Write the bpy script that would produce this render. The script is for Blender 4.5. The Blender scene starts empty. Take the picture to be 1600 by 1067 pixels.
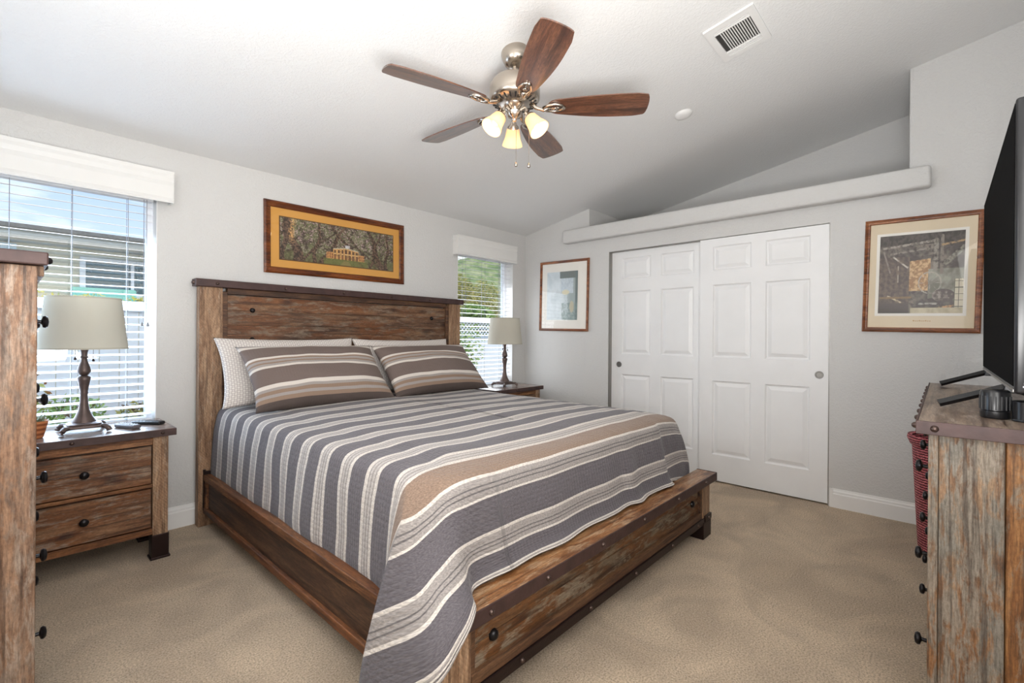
import bpy, bmesh, math, random
from math import sin, cos, pi, radians, sqrt, atan2, exp, floor
from mathutils import Vector, Matrix, noise
random.seed(7)
S = bpy.context.scene
COL = S.collection

# ------------------------------------------------------------------ camera
F_PX = 735.0
YAW = atan2(675, 735)
ROLL = radians(0.4)
cd = bpy.data.cameras.new('camera'); cam = bpy.data.objects.new('camera', cd); COL.objects.link(cam)
cd.sensor_width = 36; cd.lens = F_PX / 1600 * 36; cd.shift_y = -8.1 / 1600; cd.clip_start = 0.02; cd.clip_end = 500
Fv = Vector((cos(YAW), sin(YAW), 0)); R0 = Vector((sin(YAW), -cos(YAW), 0)); U0 = Vector((0, 0, 1))
Rv = cos(ROLL) * R0 + sin(ROLL) * U0; Uv = -sin(ROLL) * R0 + cos(ROLL) * U0
m = Matrix.Identity(4)
for i in range(3):
    m[i][0] = Rv[i]; m[i][1] = Uv[i]; m[i][2] = -Fv[i]
m[2][3] = 1.2
cam.matrix_world = m
S.camera = cam

# ------------------------------------------------------------------ view
S.view_settings.view_transform = 'Standard'; S.view_settings.look = 'None'
S.view_settings.gamma = 1.0; S.view_settings.use_curve_mapping = False
S.view_settings.exposure = -0.12

def lin(c):
    return tuple(((v / 255) / 12.92 if v / 255 <= 0.04045 else ((v / 255 + 0.055) / 1.055) ** 2.4) for v in c) + (1,)

# ------------------------------------------------------------------ sky
w = bpy.data.worlds.new('sky'); S.world = w; w.use_nodes = True
nt = w.node_tree; nt.nodes.clear()
out = nt.nodes.new('ShaderNodeOutputWorld'); bg = nt.nodes.new('ShaderNodeBackground')
tc = nt.nodes.new('ShaderNodeTexCoord'); sep = nt.nodes.new('ShaderNodeSeparateXYZ')
rmp = nt.nodes.new('ShaderNodeValToRGB'); mp = nt.nodes.new('ShaderNodeMapping')
nz = nt.nodes.new('ShaderNodeTexNoise'); cr = nt.nodes.new('ShaderNodeValToRGB'); mx = nt.nodes.new('ShaderNodeMix'); mx.data_type = 'RGBA'
rmp.color_ramp.elements[0].position = 0.0; rmp.color_ramp.elements[0].color = lin((225, 236, 250))
rmp.color_ramp.elements[1].position = 0.55; rmp.color_ramp.elements[1].color = lin((120, 165, 228))
mp.inputs['Scale'].default_value = (1.4, 1.4, 6.0)
nz.inputs['Scale'].default_value = 2.2; nz.inputs['Detail'].default_value = 8; nz.inputs['Roughness'].default_value = 0.55
cr.color_ramp.elements[0].position = 0.44; cr.color_ramp.elements[1].position = 0.56
cr.color_ramp.elements[0].color = (0, 0, 0, 1); cr.color_ramp.elements[1].color = (1, 1, 1, 1)
mx.inputs[7].default_value = lin((250, 250, 252))
L = nt.links
L.new(tc.outputs['Generated'], sep.inputs[0]); L.new(sep.outputs['Z'], rmp.inputs[0])
L.new(tc.outputs['Generated'], mp.inputs[0]); L.new(mp.outputs[0], nz.inputs[0]); L.new(nz.outputs['Fac'], cr.inputs[0])
L.new(cr.outputs[0], mx.inputs[0]); L.new(rmp.outputs[0], mx.inputs[6]); L.new(mx.outputs[2], bg.inputs[0])
bg.inputs[1].default_value = 1.45
L.new(bg.outputs[0], out.inputs[0])

def light(name, typ, loc, energy, color=(1, 1, 1), size=None, size_y=None, aim=None, spread=None):
    d = bpy.data.lights.new(name, typ); o = bpy.data.objects.new(name, d); COL.objects.link(o)
    o.location = loc; d.energy = energy; d.color = color
    if typ == 'AREA':
        d.shape = 'RECTANGLE'; d.size = size; d.size_y = size_y or size
        if spread: d.spread = spread
    elif typ == 'POINT' and size: d.shadow_soft_size = size
    if aim is not None:
        o.rotation_euler = (Vector(aim) - Vector(loc)).to_track_quat('-Z', 'Y').to_euler()
    return o
sun = light('sun', 'SUN', (0, -5, 10), 2.2, (1, 0.96, 0.90)); sun.data.angle = radians(45)
sun.rotation_euler = Vector((-0.25, 0.75, -0.8)).to_track_quat('-Z', 'Y').to_euler()
# added fill lamps: unseen ones round the camera, others boosting the two windows' daylight
light('front_wall_fill', 'AREA', (0.75, -0.40, 1.55), 46, (1.0, 0.985, 0.96), 1.9, 1.5, aim=(1.6, 4.0, 0.9))  # added area fill at the camera-side wall; no doorway is built there
light('left_wall_fill', 'AREA', (-0.49, 1.42, 1.5), 26, (1.0, 0.98, 0.95), 0.9, 1.4, aim=(4, 1.5, 0.8))  # invented fill lamp on the plain left wall, out of frame
light('ceiling_fill', 'AREA', (0.25, -0.05, 1.0), 80, (1.0, 0.99, 0.98), 0.9, 0.7, aim=(0.62, 0.36, 3.0))  # added unseen lamp aimed upwards to brighten and even out the ceiling
light('left_window_boost', 'AREA', (0.1, 3.592, 1.25), 46, (0.62, 0.80, 1.0), 1.0, 1.0, aim=(0.1, 0.0, 1.25))  # extra lamp inside the glass, strengthening the cool window light on the bed
light('right_window_boost', 'AREA', (3.42, 3.592, 1.25), 10, (0.9, 0.95, 1.0), 0.7, 1.0, aim=(3.42, 0.0, 1.25))  # extra weak lamp inside the glass of the corner window

# ------------------------------------------------------------------ helpers
class MB:
    def __init__(s): s.bm = bmesh.new()
    def box(s, x0, x1, y0, y1, z0, z1, bev=0.0, seg=2, rot=None, piv=None):
        b = bmesh.new(); bmesh.ops.create_cube(b, size=1)
        bmesh.ops.transform(b, matrix=Matrix.Translation(((x0+x1)/2, (y0+y1)/2, (z0+z1)/2)) @ Matrix.Diagonal((abs(x1-x0), abs(y1-y0), abs(z1-z0), 1)), verts=b.verts)
        if bev > 0: bmesh.ops.bevel(b, geom=b.edges[:], offset=bev, segments=seg, affect='EDGES', profile=0.5)
        if rot is not None:
            p = Vector(piv); bmesh.ops.transform(b, matrix=Matrix.Translation(p) @ rot @ Matrix.Translation(-p), verts=b.verts)
        s.merge(b); return s
    def merge(s, b, mat=None):
        me = bpy.data.meshes.new('t'); b.to_mesh(me); b.free()
        if mat is not None: me.transform(mat)
        s.bm.from_mesh(me); bpy.data.meshes.remove(me); return s
    def lathe(s, prof, loc=(0, 0, 0), axis=(0, 0, 1), n=32, close=False, sx=1, sy=1, squash=None):
        b = bmesh.new(); rings = []
        for r, z in prof:
            if r < 1e-5: rings.append([b.verts.new((0, 0, z))])
            else:
                ring = []
                for i in range(n):
                    a = 2*pi*i/n; q = squash(a, r, z) if squash else 1
                    ring.append(b.verts.new((r*q*cos(a)*sx, r*q*sin(a)*sy, z)))
                rings.append(ring)
        for A, B in zip(rings, rings[1:]):
            if len(A) == 1 and len(B) == 1: continue
            for i in range(n):
                j = (i+1) % n
                if len(A) == 1: b.faces.new((A[0], B[j], B[i]))
                elif len(B) == 1: b.faces.new((A[i], A[j], B[0]))
                else: b.faces.new((A[i], A[j], B[j], B[i]))
        q = Vector(axis).normalized().to_track_quat('Z', 'Y').to_matrix().to_4x4()
        bmesh.ops.recalc_face_normals(b, faces=b.faces)
        return s.merge(b, Matrix.Translation(loc) @ q)
    def cyl(s, p0, p1, r, r2=None, n=20):
        p0 = Vector(p0); p1 = Vector(p1); h = (p1-p0).length; r2 = r if r2 is None else r2
        return s.lathe([(0, 0), (r, 0), (r2, h), (0, h)], p0, p1-p0, n)
    def tube(s, pts, r, n=8, closed=False):
        b = bmesh.new(); pts = [Vector(p) for p in pts]; rings = []
        for i, p in enumerate(pts):
            t = (pts[min(i+1, len(pts)-1)] - pts[max(i-1, 0)]).normalized()
            a = Vector((0, 0, 1)) if abs(t.z) < 0.9 else Vector((1, 0, 0))
            u = t.cross(a).normalized(); v = t.cross(u)
            rr = r[i] if isinstance(r, (list, tuple)) else r
            rings.append([b.verts.new(p + rr*(cos(2*pi*k/n)*u + sin(2*pi*k/n)*v)) for k in range(n)])
        for A, B in zip(rings, rings[1:]):
            for k in range(n): b.faces.new((A[k], A[(k+1) % n], B[(k+1) % n], B[k]))
        b.faces.new(rings[0][::-1]); b.faces.new(rings[-1])
        bmesh.ops.recalc_face_normals(b, faces=b.faces)
        return s.merge(b)
    def prism(s, poly, p0, axis, ua, va, length):
        """extrude 2D polygon (ua,va axes) along axis"""
        b = bmesh.new(); p0 = Vector(p0); ua = Vector(ua); va = Vector(va); ax = Vector(axis)*length
        A = [b.verts.new(p0 + ua*x + va*y) for x, y in poly]; B = [b.verts.new(p0 + ua*x + va*y + ax) for x, y in poly]
        n = len(poly); b.faces.new(A); b.faces.new(B[::-1])
        for i in range(n): b.faces.new((A[i], B[i], B[(i+1) % n], A[(i+1) % n]))
        bmesh.ops.recalc_face_normals(b, faces=b.faces)
        return s.merge(b)
    def quad(s, *p):
        s.bm.faces.new([s.bm.verts.new(q) for q in p]); return s
    def build(s, name, mat, parent=None, smooth=None, label=None, mod=None):
        me = bpy.data.meshes.new(name); s.bm.to_mesh(me); s.bm.free()
        o = bpy.data.objects.new(name, me); COL.objects.link(o)
        if parent is not None:
            root = parent
            off = Vector((0, 0, 0)); q = parent
            while q is not None: off += q.location; q = q.parent
            me.transform(Matrix.Translation(-off)); o.parent = parent
        if mat is not None: me.materials.append(mat)
        if smooth is not None:
            for p in me.polygons: p.use_smooth = True
            if smooth < 180:
                me.set_sharp_from_angle(angle=radians(smooth))
        if label: o['label'] = label
        return o

def thing(name, label, cat, loc, group=None):
    o = bpy.data.objects.new(name, None); COL.objects.link(o); o.location = loc; o.empty_display_size = 0.1
    return tag(o, label, cat, group)
def tag(o, label, cat, group=None, kind=None):
    o['label'] = label; o['category'] = cat
    if group: o['group'] = group
    if kind: o['kind'] = kind
    return o
def struct(o, label=None):
    o['kind'] = 'structure'
    if label: o['label'] = label
    return o
def copy_tree(o, parent=None, loc=None):
    c = o.copy(); COL.objects.link(c)
    if parent is not None: c.parent = parent
    if loc is not None: c.location = loc
    for ch in list(o.children): copy_tree(ch, c)
    return c

# ------------------------------------------------------------------ materials
def newmat(name):
    m = bpy.data.materials.new(name); m.use_nodes = True; nt = m.node_tree; nt.nodes.clear()
    o = nt.nodes.new('ShaderNodeOutputMaterial'); b = nt.nodes.new('ShaderNodeBsdfPrincipled')
    nt.links.new(b.outputs[0], o.inputs[0]); return m, nt, b, o
def N(nt, typ, **kw):
    n = nt.nodes.new(typ)
    for k, v in kw.items(): setattr(n, k, v)
    return n
def simple(name, rgb, rough=0.5, metal=0.0, bump=0.0, bscale=200, coat=0.0, spec=0.5, var=0.0, vscale=5):
    m, nt, b, o = newmat(name)
    b.inputs['Base Color'].default_value = lin(rgb); b.inputs['Roughness'].default_value = rough; b.inputs['Metallic'].default_value = metal
    b.inputs['Coat Weight'].default_value = coat; b.inputs['Specular IOR Level'].default_value = spec
    tc = N(nt, 'ShaderNodeTexCoord')
    if bump > 0:
        n = N(nt, 'ShaderNodeTexNoise'); n.inputs['Scale'].default_value = bscale; n.inputs['Detail'].default_value = 3
        bp = N(nt, 'ShaderNodeBump'); bp.inputs['Strength'].default_value = bump; bp.inputs['Distance'].default_value = 0.003
        nt.links.new(tc.outputs['Object'], n.inputs[0]); nt.links.new(n.outputs['Fac'], bp.inputs['Height']); nt.links.new(bp.outputs[0], b.inputs['Normal'])
    n = N(nt, 'ShaderNodeTexNoise'); n.inputs['Scale'].default_value = vscale; n.inputs['Detail'].default_value = 4
    nt.links.new(tc.outputs['Object'], n.inputs[0])
    r = N(nt, 'ShaderNodeValToRGB'); v = var if var else 0.02
    c = lin(rgb)
    r.color_ramp.elements[0].position = 0.3; r.color_ramp.elements[1].position = 0.7
    r.color_ramp.elements[0].color = tuple(x*(1-v) for x in c[:3]) + (1,); r.color_ramp.elements[1].color = tuple(min(1, x*(1+v)) for x in c[:3]) + (1,)
    nt.links.new(n.outputs['Fac'], r.inputs[0]); nt.links.new(r.outputs[0], b.inputs['Base Color'])
    return m
def ramp(nt, stops, interp='LINEAR'):
    r = N(nt, 'ShaderNodeValToRGB'); e = r.color_ramp.elements; r.color_ramp.interpolation = interp
    while len(e) > 1: e.remove(e[-1])
    for i, (p, c) in enumerate(stops):
        if i == 0: e[0].position = p; e[0].color = c
        else: x = e.new(p); x.color = c
    return r
def mixc(nt, fac, a, b, mode='MIX'):
    x = N(nt, 'ShaderNodeMix', data_type='RGBA', blend_type=mode)
    for s, i in ((fac, 0), (a, 6), (b, 7)):
        if hasattr(s, 'links'): nt.links.new(s, x.inputs[i])
        else: x.inputs[i].default_value = s
    return x.outputs[2]

def wood(name, dark, mid, light_, axis='z', paint=None, pamount=0.0, rough=0.6, saw=0.0, knots=True, tone=0.25, paint2=None, orange=None, oamt=0.0, scale=1.0):
    m, nt, b, o = newmat(name); Lk = nt.links.new
    tc = N(nt, 'ShaderNodeTexCoord'); geo = N(nt, 'ShaderNodeNewGeometry')
    off = N(nt, 'ShaderNodeVectorMath', operation='SCALE'); off.inputs[0].default_value = (37.1, 23.7, 51.3)
    Lk(geo.outputs['Random Per Island'], off.inputs['Scale'])
    add = N(nt, 'ShaderNodeVectorMath', operation='ADD'); Lk(tc.outputs['Object'], add.inputs[0]); Lk(off.outputs[0], add.inputs[1])
    def mapped(along, across):
        mp = N(nt, 'ShaderNodeMapping'); s = [across*scale]*3; s['xyz'.index(axis)] = along*scale
        mp.inputs['Scale'].default_value = s; Lk(add.outputs[0], mp.inputs[0]); return mp.outputs[0]
    n1 = N(nt, 'ShaderNodeTexNoise'); n1.inputs['Scale'].default_value = 1; n1.inputs['Detail'].default_value = 9; n1.inputs['Roughness'].default_value = 0.62; n1.inputs['Distortion'].default_value = 0.9
    Lk(mapped(2.4, 22), n1.inputs[0])
    r1 = ramp(nt, [(0.34, lin(dark)), (0.48, lin(mid)), (0.62, lin(light_))]); Lk(n1.outputs['Fac'], r1.inputs[0]); c = r1.outputs[0]
    if orange:
        n5 = N(nt, 'ShaderNodeTexNoise'); n5.inputs['Scale'].default_value = 1; n5.inputs['Detail'].default_value = 5
        Lk(mapped(2.2, 7), n5.inputs[0]); r5 = ramp(nt, [(0.5-oamt*0.12, (0,)*3+(1,)), (0.62-oamt*0.1, (1,)*3+(1,))]); Lk(n5.outputs['Fac'], r5.inputs[0])
        mm = N(nt, 'ShaderNodeMath', operation='MULTIPLY'); mm.inputs[1].default_value = oamt; Lk(r5.outputs[0], mm.inputs[0])
        c = mixc(nt, mm.outputs[0], c, lin(orange))
    # fine streaks
    n2 = N(nt, 'ShaderNodeTexNoise'); n2.inputs['Scale'].default_value = 1; n2.inputs['Detail'].default_value = 6; n2.inputs['Roughness'].default_value = 0.7
    Lk(mapped(22, 210), n2.inputs[0]); r2 = ramp(nt, [(0.36, (0.45, 0.42, 0.40, 1)), (0.6, (1.18, 1.18, 1.18, 1))]); Lk(n2.outputs['Fac'], r2.inputs[0])
    if paint:
        n3 = N(nt, 'ShaderNodeTexNoise'); n3.inputs['Scale'].default_value = 1; n3.inputs['Detail'].default_value = 10; n3.inputs['Roughness'].default_value = 0.72; n3.inputs['Distortion'].default_value = 0.4
        Lk(mapped(9, 34), n3.inputs[0]); t = 0.62 - 0.24*pamount
        r3 = ramp(nt, [(t, (0, 0, 0, 1)), (t+0.09, (0.85, 0.85, 0.85, 1))]); Lk(n3.outputs['Fac'], r3.inputs[0])
        pc = lin(paint)
        if paint2:
            n6 = N(nt, 'ShaderNodeTexNoise'); n6.inputs['Scale'].default_value = 1; Lk(mapped(3, 12), n6.inputs[0])
            r6 = ramp(nt, [(0.45, lin(paint)), (0.62, lin(paint2))]); Lk(n6.outputs['Fac'], r6.inputs[0]); pc = r6.outputs[0]
        c = mixc(nt, r3.outputs[0], c, pc)
    c = mixc(nt, 0.75, c, r2.outputs[0], 'MULTIPLY')
    n7 = N(nt, 'ShaderNodeTexNoise'); n7.inputs['Scale'].default_value = 1; n7.inputs['Detail'].default_value = 5; n7.inputs['Roughness'].default_value = 0.8
    Lk(mapped(70, 120), n7.inputs[0]); r7 = ramp(nt, [(0.38, (0.62, 0.6, 0.58, 1)), (0.56, (1.1, 1.1, 1.1, 1))]); Lk(n7.outputs['Fac'], r7.inputs[0])
    c = mixc(nt, 0.0 if axis == 'none' else 0.55, c, r7.outputs[0], 'MULTIPLY')
    n8 = N(nt, 'ShaderNodeTexNoise'); n8.inputs['Scale'].default_value = 1; n8.inputs['Detail'].default_value = 4; n8.inputs['Distortion'].default_value = 0.5
    Lk(mapped(2.0, 62), n8.inputs[0]); r8 = ramp(nt, [(0.36, (0.38, 0.34, 0.32, 1)), (0.44, (1, 1, 1, 1)), (0.66, (1.12, 1.1, 1.08, 1))]); Lk(n8.outputs['Fac'], r8.inputs[0])
    c = mixc(nt, 0.75, c, r8.outputs[0], 'MULTIPLY')
    if knots:
        v = N(nt, 'ShaderNodeTexVoronoi'); v.inputs['Scale'].default_value = 1; Lk(mapped(3.1, 7.0), v.inputs[0])
        r4 = ramp(nt, [(0.06, (0.16, 0.10, 0.07, 1)), (0.13, (0.62, 0.5, 0.42, 1)), (0.2, (1, 1, 1, 1))]); Lk(v.outputs['Distance'], r4.inputs[0])
        c = mixc(nt, 0.8, c, r4.outputs[0], 'MULTIPLY')
    # per-board tone
    rr = ramp(nt, [(0, (1-tone,)*3+(1,)), (1, (1+tone*0.6,)*3+(1,))]); Lk(geo.outputs['Random Per Island'], rr.inputs[0])
    c = mixc(nt, 1.0, c, rr.outputs[0], 'MULTIPLY')
    hs = N(nt, 'ShaderNodeHueSaturation'); hs.inputs['Saturation'].default_value = 1.05; hs.inputs['Value'].default_value = 0.95; Lk(c, hs.inputs['Color']); c = hs.outputs[0]
    Lk(c, b.inputs['Base Color']); b.inputs['Roughness'].default_value = rough
    h = n2.outputs['Fac']
    if saw > 0:
        wv = N(nt, 'ShaderNodeTexWave'); wv.inputs['Scale'].default_value = 28; wv.inputs['Distortion'].default_value = 2.5; wv.inputs['Detail'].default_value = 2
        mp = N(nt, 'ShaderNodeMapping'); mp.inputs['Rotation'].default_value = (0.6, 0.55, 0.5); Lk(add.outputs[0], mp.inputs[0]); Lk(mp.outputs[0], wv.inputs[0])
        ad = N(nt, 'ShaderNodeMath', operation='MULTIPLY_ADD'); ad.inputs[1].default_value = saw; Lk(wv.outputs['Fac'], ad.inputs[0]); Lk(h, ad.inputs[2]); h = ad.outputs[0]
        rs = ramp(nt, [(0.0, (0.86,)*3+(1,)), (0.5, (1,)*3+(1,))]); Lk(wv.outputs['Fac'], rs.inputs[0]); c2 = mixc(nt, min(1, saw), c, rs.outputs[0], 'MULTIPLY'); Lk(c2, b.inputs['Base Color'])
    bp = N(nt, 'ShaderNodeBump'); bp.inputs['Strength'].default_value = 0.35; bp.inputs['Distance'].default_value = 0.002
    Lk(h, bp.inputs['Height']); Lk(bp.outputs[0], b.inputs['Normal'])
    return m

M = {}
def wallmat(name, rgb, bs=0.35):
    m, nt, b, o = newmat(name); Lk = nt.links.new
    tc = N(nt, 'ShaderNodeTexCoord')
    n = N(nt, 'ShaderNodeTexNoise'); n.inputs['Scale'].default_value = 75; n.inputs['Detail'].default_value = 3; n.inputs['Distortion'].default_value = 0.6
    Lk(tc.outputs['Object'], n.inputs[0]); r = ramp(nt, [(0.42, (0, 0, 0, 1)), (0.62, (1, 1, 1, 1))]); Lk(n.outputs['Fac'], r.inputs[0])
    bp = N(nt, 'ShaderNodeBump'); bp.inputs['Strength'].default_value = bs; bp.inputs['Distance'].default_value = 0.002
    Lk(r.outputs[0], bp.inputs['Height']); Lk(bp.outputs[0], b.inputs['Normal'])
    b.inputs['Base Color'].default_value = lin(rgb); b.inputs['Roughness'].default_value = 0.75; b.inputs['Specular IOR Level'].default_value = 0.25
    n2 = N(nt, 'ShaderNodeTexNoise'); n2.inputs['Scale'].default_value = 1.2; Lk(tc.outputs['Object'], n2.inputs[0])
    c = lin(rgb); r2 = ramp(nt, [(0.3, tuple(x*0.985 for x in c[:3])+(1,)), (0.7, c)]); Lk(n2.outputs['Fac'], r2.inputs[0]); Lk(r2.outputs[0], b.inputs['Base Color'])
    return m
M['wall'] = wallmat('painted_wall', (210, 209, 207), 0.5)
M['ceil'] = wallmat('ceiling_paint', (232, 232, 231), 0.4)
M['trim'] = simple('white_trim', (235, 234, 232), 0.4)
M['door'] = simple('white_door', (236, 236, 236), 0.38, bump=0.08, bscale=60)
M['vinyl'] = simple('white_vinyl', (240, 242, 246), 0.35)
M['bronze'] = simple('dark_bronze', (48, 34, 32), 0.42, 0.7, bump=0.2, bscale=120)
M['metal_trim'] = simple('brown_metal_trim', (66, 46, 43), 0.5, 0.15, bump=0.25, bscale=60, var=0.25, vscale=20)
M['bolt'] = simple('bolt_metal', (92, 76, 70), 0.3, 0.8)
M['knob'] = simple('black_knob', (34, 32, 34), 0.3, 0.6)
M['nickel'] = simple('brushed_nickel', (190, 180, 168), 0.24, 1.0)
M['black'] = simple('black_plastic', (20, 20, 22), 0.28)
M['screen'] = simple('dark_screen', (7, 7, 8), 0.8, spec=0.04)
M['dark'] = simple('dark_gap', (28, 25, 24), 0.8)
M['vent_dark'] = simple('vent_gap_shade', (60, 58, 56), 0.8)
M['steel'] = simple('satin_steel', (150, 148, 144), 0.35, 0.9)

# carpet
def carpet():
    m, nt, b, o = newmat('carpet'); Lk = nt.links.new
    tc = N(nt, 'ShaderNodeTexCoord')
    n = N(nt, 'ShaderNodeTexNoise'); n.inputs['Scale'].default_value = 150; n.inputs['Detail'].default_value = 5; n.inputs['Roughness'].default_value = 0.75
    n2 = N(nt, 'ShaderNodeTexNoise'); n2.inputs['Scale'].default_value = 2.6; n2.inputs['Detail'].default_value = 6; n2.inputs['Distortion'].default_value = 1.2
    Lk(tc.outputs['Object'], n.inputs[0]); Lk(tc.outputs['Object'], n2.inputs[0])
    r = ramp(nt, [(0.32, lin((126, 106, 82))), (0.5, lin((212, 188, 158))), (0.68, lin((244, 227, 203)))]); Lk(n.outputs['Fac'], r.inputs[0])
    r2 = ramp(nt, [(0.34, (0.76, 0.74, 0.72, 1)), (0.64, (1.05, 1.04, 1.02, 1))]); Lk(n2.outputs['Fac'], r2.inputs[0])
    Lk(mixc(nt, 1, r.outputs[0], r2.outputs[0], 'MULTIPLY'), b.inputs['Base Color'])
    b.inputs['Roughness'].default_value = 0.95; b.inputs['Specular IOR Level'].default_value = 0.1; b.inputs['Sheen Weight'].default_value = 0.25
    bp = N(nt, 'ShaderNodeBump'); bp.inputs['Strength'].default_value = 0.9; bp.inputs['Distance'].default_value = 0.012
    Lk(n.outputs['Fac'], bp.inputs['Height']); Lk(bp.outputs[0], b.inputs['Normal']); return m
M['carpet'] = carpet()

M['w_post'] = wood('pale_rough_post_wood', (112, 84, 62), (152, 120, 94), (178, 148, 120), 'z', saw=0.8, knots=False, tone=0.08, paint=(168, 146, 126), pamount=0.3)
M['w_panel'] = wood('headboard_plank_wood', (62, 42, 30), (104, 74, 54), (140, 110, 84), 'x', paint=(134, 118, 102), pamount=0.5, orange=(128, 78, 42), oamt=0.55, tone=0.3)
M['w_rail'] = wood('side_rail_wood', (70, 42, 26), (106, 68, 42), (136, 94, 62), 'y', tone=0.1, orange=(128, 76, 40), oamt=0.4)
M['w_rail2'] = wood('side_rail_inset_wood', (48, 31, 22), (74, 50, 35), (98, 70, 50), 'y', tone=0.1)
M['w_cap'] = wood('footboard_cap_wood', (96, 60, 36), (142, 98, 64), (172, 134, 98), 'x', tone=0.1, rough=0.4, paint=(176, 148, 120), pamount=0.5)
M['w_foot'] = wood('footboard_panel_wood', (62, 42, 28), (100, 70, 46), (132, 98, 68), 'x', paint=(146, 134, 116), pamount=0.62, orange=(122, 76, 38), oamt=0.5, tone=0.15, paint2=(122, 108, 90))
M['w_footframe'] = wood('footboard_frame_wood', (56, 37, 26), (86, 58, 40), (112, 82, 58), 'x', tone=0.12)
M['w_chest'] = wood('chest_side_wood', (90, 66, 50), (132, 104, 84), (160, 134, 114), 'z', paint=(156, 140, 126), pamount=0.6, orange=(142, 98, 62), oamt=0.4, tone=0.12, paint2=(118, 98, 84), saw=0.15)
M['w_drawer'] = wood('drawer_front_wood', (74, 47, 32), (114, 78, 54), (148, 112, 82), 'x', paint=(146, 128, 112), pamount=0.5, orange=(134, 84, 46), oamt=0.5, tone=0.16)
M['w_nrail'] = wood('nightstand_rail_wood', (92, 56, 33), (134, 88, 54), (162, 118, 82), 'x', tone=0.12, knots=False)
M['w_ntop'] = wood('nightstand_top_wood', (100, 80, 72), (142, 124, 116), (172, 156, 148), 'x', tone=0.1, rough=0.22)
M['w_dside'] = wood('painted_weathered_stile_wood', (84, 64, 48), (124, 98, 76), (152, 126, 100), 'z', paint=(138, 130, 118), pamount=0.8, orange=(144, 98, 58), oamt=0.5, tone=0.08, paint2=(124, 122, 114), scale=1.2, saw=0.2)
M['w_dpanel'] = wood('orange_weathered_panel_wood', (92, 60, 36), (140, 96, 58), (166, 124, 84), 'z', paint=(136, 124, 108), pamount=0.4, tone=0.1)
M['w_dtop'] = wood('dresser_top_wood', (88, 70, 60), (132, 114, 100), (164, 148, 132), 'x', tone=0.12, rough=0.32, paint=(164, 152, 142), pamount=0.45)
M['frame'] = wood('dark_walnut_frame', (66, 30, 16), (104, 54, 28), (134, 78, 42), 'x', knots=False, tone=0.1, rough=0.3)
M['frame2'] = wood('reddish_oak_frame', (96, 52, 30), (142, 86, 54), (170, 114, 78), 'y', knots=False, tone=0.1, rough=0.35)
M['blade'] = wood('fan_blade_walnut', (66, 40, 30), (98, 62, 46), (126, 84, 62), 'x', knots=False, tone=0.0, rough=0.3, scale=1.0)

for nm in ('blade',):
    q = [n for n in M[nm].node_tree.nodes if n.type == 'BSDF_PRINCIPLED'][0]; q.inputs['Coat Weight'].default_value = 0.9; q.inputs['Coat Roughness'].default_value = 0.22; q.inputs['Coat IOR'].default_value = 1.7
def shade_mat(name, rgb, trans=0.5):
    m, nt, b, o = newmat(name); Lk = nt.links.new
    d = N(nt, 'ShaderNodeBsdfDiffuse'); t = N(nt, 'ShaderNodeBsdfTranslucent'); x = N(nt, 'ShaderNodeMixShader')
    d.inputs[0].default_value = lin(rgb); t.inputs[0].default_value = lin(rgb); x.inputs[0].default_value = trans
    tc = N(nt, 'ShaderNodeTexCoord'); n = N(nt, 'ShaderNodeTexNoise'); n.inputs['Scale'].default_value = 300; Lk(tc.outputs['Object'], n.inputs[0])
    bp = N(nt, 'ShaderNodeBump'); bp.inputs['Strength'].default_value = 0.15; bp.inputs['Distance'].default_value = 0.002; Lk(n.outputs['Fac'], bp.inputs['Height']); Lk(bp.outputs[0], d.inputs['Normal'])
    Lk(d.outputs[0], x.inputs[1]); Lk(t.outputs[0], x.inputs[2]); Lk(x.outputs[0], o.inputs[0]); return m
M['shade'] = shade_mat('linen_shade', (214, 210, 198), 0.35)
M['frost'] = shade_mat('frosted_glass_shade', (248, 226, 196), 0.55)
def emis(name, rgb, s):
    m, nt, b, o = newmat(name); b.inputs['Base Color'].default_value = lin(rgb)
    b.inputs['Emission Color'].default_value = lin(rgb); b.inputs['Emission Strength'].default_value = s; return m
M['bulb'] = emis('lit_bulb', (255, 226, 186), 3.0)
def glassmat(name, tint=(255, 255, 255), refl=0.08):
    m, nt, b, o = newmat(name); Lk = nt.links.new
    t = N(nt, 'ShaderNodeBsdfTransparent'); g = N(nt, 'ShaderNodeBsdfGlossy'); x = N(nt, 'ShaderNodeMixShader')
    t.inputs[0].default_value = lin(tint); g.inputs['Roughness'].default_value = 0.02; f = N(nt, 'ShaderNodeFresnel'); f.inputs[0].default_value = 1.45
    gg = N(nt, 'ShaderNodeNewGeometry'); sb = N(nt, 'ShaderNodeMath', operation='SUBTRACT', use_clamp=True); Lk(f.outputs[0], sb.inputs[0]); Lk(gg.outputs['Backfacing'], sb.inputs[1])
    Lk(sb.outputs[0], x.inputs[0]); Lk(t.outputs[0], x.inputs[1]); Lk(g.outputs[0], x.inputs[2]); Lk(x.outputs[0], o.inputs[0]); return m
M['glass'] = glassmat('window_glass', (248, 252, 252))
M['picglass'] = glassmat('picture_glass', (255, 255, 255))
def attrmat(name, rough=0.5):
    m, nt, b, o = newmat(name); a = N(nt, 'ShaderNodeAttribute'); a.attribute_name = 'Col'
    nt.links.new(a.outputs['Color'], b.inputs['Base Color']); b.inputs['Roughness'].default_value = rough; return m
M['print'] = attrmat('printed_paper', 0.6)

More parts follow.
